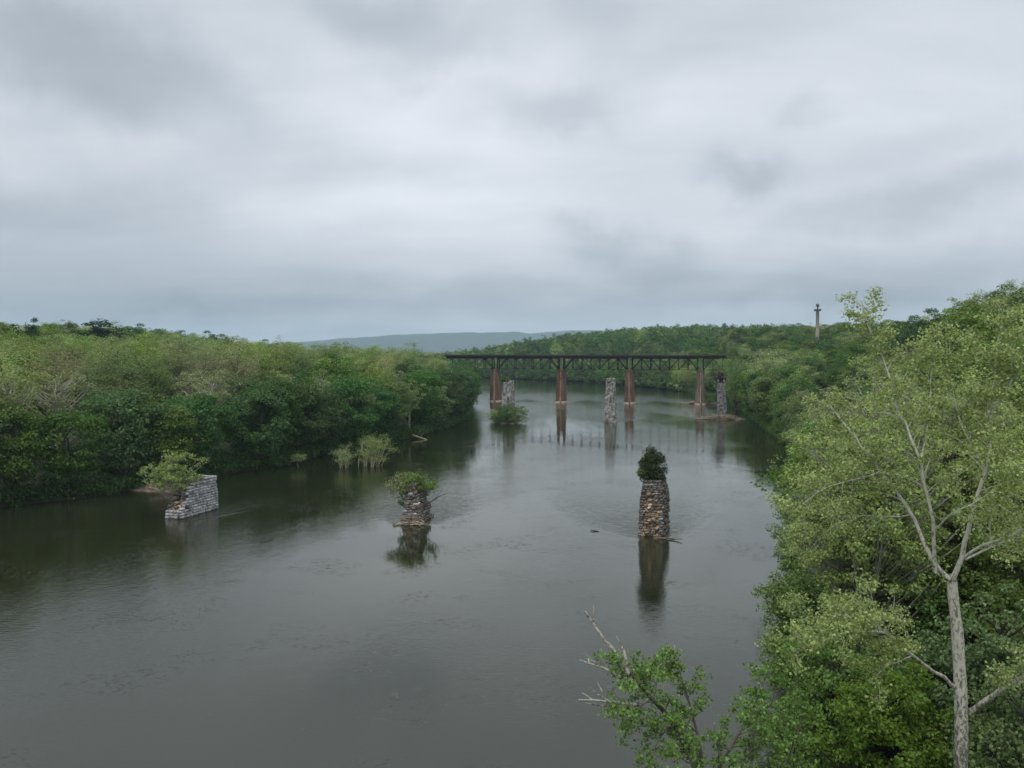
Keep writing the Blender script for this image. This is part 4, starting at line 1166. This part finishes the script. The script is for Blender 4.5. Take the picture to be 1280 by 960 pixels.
p = at(896, 505, 402); plant('bush', bm_, (p.x - 3.0, p.y, .4), 'small light green bush growing from driftwood near the last railway pier', 'bush', 1.0, .3)

for (x, y, dx, dy, lb) in [(-61.5, 148.5, 5.5, -1.0, 'pale fallen trunk lying in the shallows beside the brown mud bar'), (-27.5, 243, 4.5, -3.2, 'grey fallen trunk slanting from the low bank into the water past the flooded shrubs')]:
    b = empty('fallen_trunk', (x, y, 0), lb, 'log')
    tb = Tubes(7); tb.add([(0, 0, 1.0), (dx * .4, dy * .4, .55), (dx * .8, dy * .8, .15), (dx, dy, -.1)], [.24, .2, .15, .1]); tb.add([(dx * .5, dy * .5, .45), (dx * .6, dy * .6 + .5, 1.3), (dx * .75, dy * .7 + .6, 1.7)], [.09, .05, .02]); mobj('limb', tb.mesh('limb', MAT['deadwood']), b)

# flooded willow shrubs: pale slanting stems out of the water
def flooded(px, py, Y, label, n, spread, H, leanx, seed):
    rg = np.random.default_rng(seed); a = at(px, py, Y)
    root = empty('flooded_shrub', (a.x, a.y, 0), label, 'shrub', 'flooded shrubs standing in the river')
    C = []
    for i in range(n):
        x0 = rg.normal() * .2 * spread; y0 = rg.uniform(-1.0, 1.0)
        h = H * rg.uniform(.55, 1.0) * (1 - .3 * abs(x0) / spread)
        tip = np.array([x0 + leanx * h * rg.uniform(-.2, 2.2) + x0 * .4, y0 + rg.normal() * .9, h])
        m = np.array([x0 + (tip[0] - x0) * .35 + rg.normal() * .2, y0, h * .5])
        tb = Tubes(5); pts = bez((x0, y0, -.5), m, tip, 7); pts[1:-1] += rg.normal(size=(5, 3)) * .07; tb.add(pts, np.linspace(rg.uniform(.045, .085), .02, 7))
        for k in range(9):
            s = pts[rg.integers(2, 7)]; e = s + rg.normal(size=3) * np.array([.9, .8, .4]) + np.array([leanx, 0, .55])
            tb.add(bez(s, (s + e) / 2 + (0, 0, .1), e, 4), np.linspace(.03, .01, 4), 3); C.append(e)
        C.append(tip); mobj('stem', tb.mesh('stem', MAT['deadpale']), root)
    C = np.repeat(np.array(C), 20, axis=0); off = rg.normal(size=C.shape) * np.array([.42, .42, .26])
    v, q = leaves(C + off, .22, rg, off, up=.6)
    mobj('foliage', np_mesh('foliage', v, q, None, MAT['pale']), root)
MAT['deadpale'] = noise_mat('pale_stems', (0.28, 0.25, 0.17), (0.48, 0.43, 0.31), 3)
flooded(431, 584, 182, 'small flooded shrub of pale stems nearest the wooded bank', 7, 3.2, 4.6, .10, 51)
flooded(462, 583, 184, 'larger fan of slanting pale stems with yellow-green leaves standing in the water', 17, 7.0, 6.2, .25, 52)
bsm = bush_proto('bush', 307, 3.0, 2.2, 40, 34, .22, 'pale', 'palebark', crc=.22, nlimb=30, hb=.2)
p = at(372, 585, 178); plant('bush', bsm, (p.x - 1, p.y + 5, .4), 'little pale yellow bush at the waterline before the flooded shrubs', 'bush', 1.0, 0)

# ------------------------------------------------------------------ the near sycamore and the leaning maple
def grow(limbs, rg, spacing, seclen, twig, ncl, spread, lsize, start=.15, hang=0.0, skip_dead=()):
    """secondary branches, twigs and leaf clusters along main limbs; returns per-limb tubes and leaf points"""
    out, CL = [], []
    for li, (pts, r0, r1) in enumerate(limbs):
        P = np.array(pts, float)
        # resample smoothly
        seg = np.linalg.norm(np.diff(P, axis=0), axis=1); s = np.concatenate([[0], np.cumsum(seg)]); LEN = s[-1]
        n = max(6, int(LEN / .5)); t = np.linspace(0, LEN, n)
        Q = np.stack([np.interp(t, s, P[:, a]) for a in range(3)], -1)
        for _ in range(2): Q[1:-1] = Q[1:-1] * .5 + (Q[:-2] + Q[2:]) * .25
        Q[2:-1] += rg.normal(size=(n - 3, 3)) * .025
        rr = r0 + (r1 - r0) * (np.arange(n) / (n - 1)) ** .8
        tb = Tubes(8); tb.add(Q, rr, 9)
        if li in skip_dead:
            for k in range(4):
                j = rg.integers(n // 3, n - 1); e = Q[j] + rg.normal(size=3) * .16 + (Q[-1] - Q[0]) / LEN * .3
                tb.add(bez(Q[j], (Q[j] + e) / 2 + rg.normal(size=3) * .03, e, 4), np.linspace(.025, .006, 4), 4)
            out.append(tb); continue
        u = (start[li] if isinstance(start, list) else start) * LEN
        while u < LEN:
            f = u / LEN; c = np.array([np.interp(u, t, Q[:, a]) for a in range(3)])
            T = Q[min(n - 1, int(f * (n - 1)) + 1)] - Q[max(0, int(f * (n - 1)) - 1)]; T /= np.linalg.norm(T) + 1e-9
            d = rg.normal(size=3); d -= T * (d @ T); d /= np.linalg.norm(d); d = d + T * rg.uniform(.3, .9); d[2] += .25 - hang; d /= np.linalg.norm(d)
            ln = seclen * rg.uniform(.45, 1.0) * (1.05 - .55 * f)
            e = c + d * ln; m = c + d * ln * .5 + np.array([0, 0, .10 * ln]) + rg.normal(size=3) * .08 * ln
            B = bez(c, m, e, 8); rs = min(np.interp(u, t, rr) * .4, .012 + .011 * ln)
            tb.add(B, np.linspace(rs, .008, 8), 5)
            nt = max(3, int(ln / twig))
            for k in range(nt):
                w = rg.uniform(.25, 1.0); sp = B[int(w * 7)]
                dd = rg.normal(size=3); dd[2] += .2; dd /= np.linalg.norm(dd); l2 = rg.uniform(.25, .75) * twig * 1.3
                e2 = sp + dd * l2 + d * l2 * .4
                tb.add(bez(sp, (sp + e2) / 2 + rg.normal(size=3) * .05, e2, 4), [.009, .008, .006, .004], 3); CL.append(e2)
            CL.append(e); u += spacing * rg.uniform(.6, 1.4)
        CL.append(Q[-1]); out.append(tb)
    CL = np.array(CL)
    reps = rg.poisson(ncl, len(CL)) + 2
    C = np.repeat(CL, reps, axis=0); off = rg.normal(size=C.shape) * spread * np.array([1.1, 1.1, .6])
    v, q = leaves(C + off, lsize, rg, None, up=.7, asp=.8, fold=.18)
    return out, (v, q), len(C)

def near_sycamore():
    rg = np.random.default_rng(61)
    Y = 33.0
    base = at(1201, 960, Y); gz = float(height(base.x, Y))
    O = np.array([base.x, Y, gz])
    A = lambda px, py, dy=0: np.array(at(px, py, Y + dy)) - O
    root = empty('sycamore_tree', tuple(O), 'tall near sycamore with cream mottled trunk forking into three pale leaders', 'tree')
    fork = A(1190, 726)
    tr = [np.array([.25, .1, -.6]), np.array([.1, 0, 3.0]), A(1201, 960), A(1202, 900), A(1200, 850), A(1197, 790), A(1191, 745), fork]
    tb = Tubes(16); P = np.array(tr); rad = [.40, .31, .250, .242, .23, .21, .19, .175]
    s = np.concatenate([[0], np.cumsum(np.linalg.norm(np.diff(P, axis=0), axis=1))]); t = np.linspace(0, s[-1], 48)
    Q = np.stack([np.interp(t, s, P[:, a]) for a in range(3)], -1); 
    for _ in range(3): Q[1:-1] = Q[1:-1] * .5 + (Q[:-2] + Q[2:]) * .25
    tb.add(Q, np.interp(t, s, rad) * (1 + .035 * np.sin(t * 3.1) + .02 * np.sin(t * 7.7)), 16)
    mobj('trunk', tb.mesh('trunk', MAT['sycbark']), root)
    limbs = [
        ([fork, A(1170, 716, .2), A(1160, 689, .4), A(1139, 643, .9), A(1118, 612, 1.2), A(1102, 589, 1.6), A(1080, 558, 2.2), A(1056, 532, 2.8), A(1036, 505, 3.3)], .115, .03),
        ([A(1170, 716, .2), A(1167, 690, .1), A(1166, 656, -.2), A(1158, 614, -.5), A(1150, 577, -.6), A(1140, 545, -.4), A(1127, 524, -.2), A(1116, 496, 0), A(1108, 449, .3), A(1096, 430, .4), A(1083, 413, .5), A(1078, 378, .6)], .10, .02),
        ([fork, A(1202, 702, -.2), A(1210, 660, -.4), A(1220, 622, -.6), A(1233, 588, -.6), A(1237, 548, -.4), A(1238, 515, -.2), A(1243, 470, 0), A(1245, 440, .2), A(1249, 415, .3), A(1261, 389, .4)], .13, .02),
        ([A(1204, 698, -.2), A(1213, 688, -.7), A(1227, 681, -1.0), A(1252, 672, -1.5), A(1281, 663, -2), A(1330, 640, -2.6)], .085, .03),
        ([A(1205, 700, -.2), A(1222, 692, .3), A(1247, 681, .9), A(1262, 670, 1.4), A(1300, 655, 2.2)], .06, .02),
        ([A(1172, 660, 0), A(1180, 645, -.6), A(1193, 637, -1.0), A(1215, 632, -1.5), A(1243, 618, -2), A(1270, 590, -2.4)], .05, .015),
        ([A(1198, 862), A(1182, 851, -.3), A(1164, 837, -.7), A(1139, 820, -1.2), A(1122, 800, -1.6), A(1097, 787, -2.1), A(1060, 789, -2.6), A(1035, 800, -3.0), A(1002, 806, -3.4), A(975, 824, -3.8)], .09, .016),
        ([A(1211, 891), A(1225, 879, -.3), A(1243, 868, -.7), A(1264, 855, -1.2), A(1282, 844, -1.6), A(1340, 812, -2.5)], .125, .06),
        ([A(1122, 800, -1.6), A(1112, 790, -1.0), A(1080, 770, -.6), A(1040, 765, -.4), A(1000, 775, -.2)], .035, .012),
        ([A(1233, 588, -.6), A(1215, 560, .3), A(1196, 520, 1.0), A(1189, 470, 1.4), A(1187, 425, 1.6)], .06, .015),
        ([A(1150, 577, -.6), A(1160, 540, .3), A(1163, 500, .8), A(1165, 455, 1.0), A(1172, 420, 1.2)], .05, .015),
        ([A(1238, 515, -.2), A(1262, 490, -.6), A(1275, 455, -.9), A(1290, 420, -1.0)], .05, .015),
        ([A(1102, 589, 1.6), A(1080, 600, 1.2), A(1050, 600, .9), A(1015, 615, .6), A(990, 640, .5)], .045, .012),
        ([A(1139, 643, .9), A(1115, 650, 1.9), A(1080, 640, 2.5), A(1040, 655, 3.0), A(1010, 690, 3.2)], .045, .012),
        ([A(1139, 820, -1.2), A(1128, 826, -1.6), A(1112, 828, -1.9), A(1095, 845, -2.2)], .03, .01),
    ]
    limbs = [(p_, a_ * .82, b_ * .85) for p_, a_, b_ in limbs]
    tubes, (v, q), n = grow(limbs, rg, .21, 2.2, .34, 30, .15, .108, start=[.42, .30, .34, .3, .3, .3, .34, .3, .2, .2, .2, .2, .2, .2, .3])
    for tb in tubes: mobj('limb', tb.mesh('limb', MAT['sycbark']), root)
    mobj('foliage', np_mesh('foliage', v, q, None, MAT['sycamore']), root)
    print('near syc leaves', n)
near_sycamore()

def leaning_maple():
    rg = np.random.default_rng(62)
    Y = 27.0
    base = np.array([13.5, 29.5, float(height(13.5, 29.5))])
    A = lambda px, py, dy=0: np.array(at(px, py, Y + dy)) - base
    root = empty('maple_tree', tuple(base), 'leaning green maple with bare dead branch tips stretching over the river', 'tree')
    fork = A(880, 990, .4)
    tb = Tubes(10); tb.add(bez((0, 0, -.5), (-.6, -.5, 5.5), fork, 12), np.linspace(.26, .15, 12), 10); mobj('trunk', tb.mesh('trunk', MAT['darkbark']), root)
    limbs = [
        ([fork, A(862, 935, .2), A(845, 905, 0), A(820, 880, -.2), A(800, 858, -.3), A(785, 842, -.4), A(772, 822, -.5)], .13, .04),
        ([fork, A(876, 920, .5), A(868, 900, .6), A(857, 875, .7), A(854, 850, .8), A(848, 825, .8)], .075, .015),
        ([fork, A(910, 940, 1.0), A(935, 900, 1.5), A(950, 870, 1.8), A(962, 830, 2.0), A(975, 808, 2.2)], .07, .012),
        ([fork, A(940, 960, .3), A(945, 915, .2), A(938, 885, 0)], .05, .015),
        ([A(820, 880, -.2), A(808, 872, -1), A(795, 890, -1.6), A(782, 905, -1.9)], .035, .01),
        ([A(845, 905, 0), A(825, 915, -.9), A(815, 935, -1.5), A(818, 960, -1.8)], .04, .012),
        ([A(800, 858, -.3), A(810, 848, .3), A(822, 840, .8), A(830, 830, 1.0)], .035, .01),
        ([fork, A(960, 990, 1.5), A(990, 940, 2.4), A(1000, 905, 2.8), A(1010, 880, 3.0)], .08, .015),
        ([A(935, 900, 1.5), A(950, 885, 2.0), A(985, 860, 2.6), A(1000, 850, 2.9)], .03, .01),
        # dead tips
        ([A(785, 842, -.4), A(776, 829, -.5), A(764, 812, -.55), A(751, 790, -.6), A(741, 776, -.6), A(731, 764, -.6)], .085, .03),
        ([A(789, 846, -.2), A(784, 828, 0), A(780, 815, .1), A(776, 806, .15)], .055, .035),
        ([A(785, 850, -.5), A(765, 843, -.8), A(745, 831, -1.0), A(724, 825, -1.2)], .065, .02),
        ([A(800, 882, -.7), A(780, 879, -1.1), A(757, 876, -1.3), A(740, 874, -1.5), A(723, 875, -1.6)], .05, .02),
        ([A(780, 879, -1.1), A(765, 884, -1.2), A(751, 882, -1.3)], .022, .01),
        ([A(770, 885, -1.5), A(755, 870, -1.7), A(748, 860, -1.8)], .006, .002),
        ([A(853, 848, .8), A(849, 830, .8), A(845, 820, .8), A(838, 808, .8)], .008, .002),
    ]
    dead = set(range(9, 16))
    tubes, (v, q), n = grow(limbs, rg, .21, 1.5, .30, 17, .11, .11, start=.16, skip_dead=dead)
    for i, tb in enumerate(tubes):
        o = mobj('limb' if i not in dead else 'dead_branch', tb.mesh('limb', MAT['bark' if i not in dead else 'deadgrey']), root)
    mobj('foliage', np_mesh('foliage', v, q, None, MAT['maple']), root)
    print('maple leaves', n)
MAT['deadgrey'] = noise_mat('lichen_grey_dead_wood', (0.07, 0.06, 0.05), (0.42, 0.40, 0.35), 9, bump=.5, lo=.38, hi=.55)
leaning_maple()

# the trees round and behind the near sycamore
NEAR = [
    ('nearsyc0', 1085, 52, 23, 1.0, 'broad pale green sycamore overhanging the river behind the forked near sycamore'),
    ('nearsyc1', 1190, 60, 23.5, 1.0, 'pale green sycamore rising straight behind the forked near sycamore'),
    ('nearsyc2', 1090, 72, 23.5, 1.0, 'round olive-green sycamore at the water beyond the broad overhanging one'),
    ('nearsyc0', 1290, 55, 20, 1.0, 'sycamore half out of view beside the forked near sycamore'),
    ('nearsyc1', 1075, 92, 20, 1.0, 'farthest of the pale sycamores along the monument bank water'),
    ('nearmaple0', 1060, 45, 10.5, 1.0, 'low green maple under the broad sycamore at the water edge'),
    ('nearmaple1', 1130, 40, 10, 1.0, 'rounded green maple just behind the mottled trunk on the river side'),
    ('nearmaple2', 1260, 42, 11.5, 1.0, 'dark leafy maple behind the mottled trunk away from the river'),
    ('nearmaple0', 1110, 54, 12, 1.0, 'green maple in the shade between the sycamores'),
    ('nearmaple1', 1220, 52, 13, 1.0, 'bushy maple deeper in the shade behind the trunk'),
    ('nearmaple2', 1040, 62, 12, 1.0, 'maple leaning to the water beneath the round olive-green sycamore'),
    ('nearmaple0', 1045, 34, 7.5, 1.0, 'lowest green maple between the leaning maple and the trunk'),
    ('nearmaple2', 1320, 35, 10, 1.0, 'leafy maple at the very edge of view beside the trunk'),
    ('nearmaple1', 1150, 31, 7.0, 1.0, 'small maple at the foot of the forked sycamore'),
    ('nearmaple0', 1160, 70, 14, 1.0, 'maple behind the straight rising sycamore'),
    ('nearmaple1', 1300, 75, 15, 1.1, 'tall maple on the slope beyond the half hidden sycamore'),
    ('nearmaple2', 1030, 80, 12, 1.0, 'maple at the waterline beyond the round olive-green sycamore'),
]
for i, (pk, px, Y, H, wid, lab) in enumerate(NEAR):
    special(pk, px, Y, H, lab, wid, i * 1.7 + (.4 if i not in (5, 10) else 2.6))

# ------------------------------------------------------------------ haze
def haze():
    x0, x1, y0, y1, z0, z1 = -6900, 6900, -650, 10900, -4.5, 300
    v = [(x, y, z) for z in (z0, z1) for x, y in ((x0, y0), (x1, y0), (x1, y1), (x0, y1))]
    m, (N, L, M, V, RAMP) = material('valley_haze')
    pv = N('ShaderNodeVolumePrincipled', inp={'Color': (0.60, 0.83, 1.0, 1), 'Density': 0.000095, 'Anisotropy': 0.0})
    o = N('ShaderNodeOutputMaterial'); L(pv.outputs[0], o.inputs['Volume'])
    tag(mobj('haze', np_mesh('haze', np.array(v, float), [(0, 3, 2, 1), (4, 5, 6, 7), (0, 1, 5, 4), (1, 2, 6, 5), (2, 3, 7, 6), (3, 0, 4, 7)], None, m)), 'thin grey haze over the valley', kind='stuff')
haze()
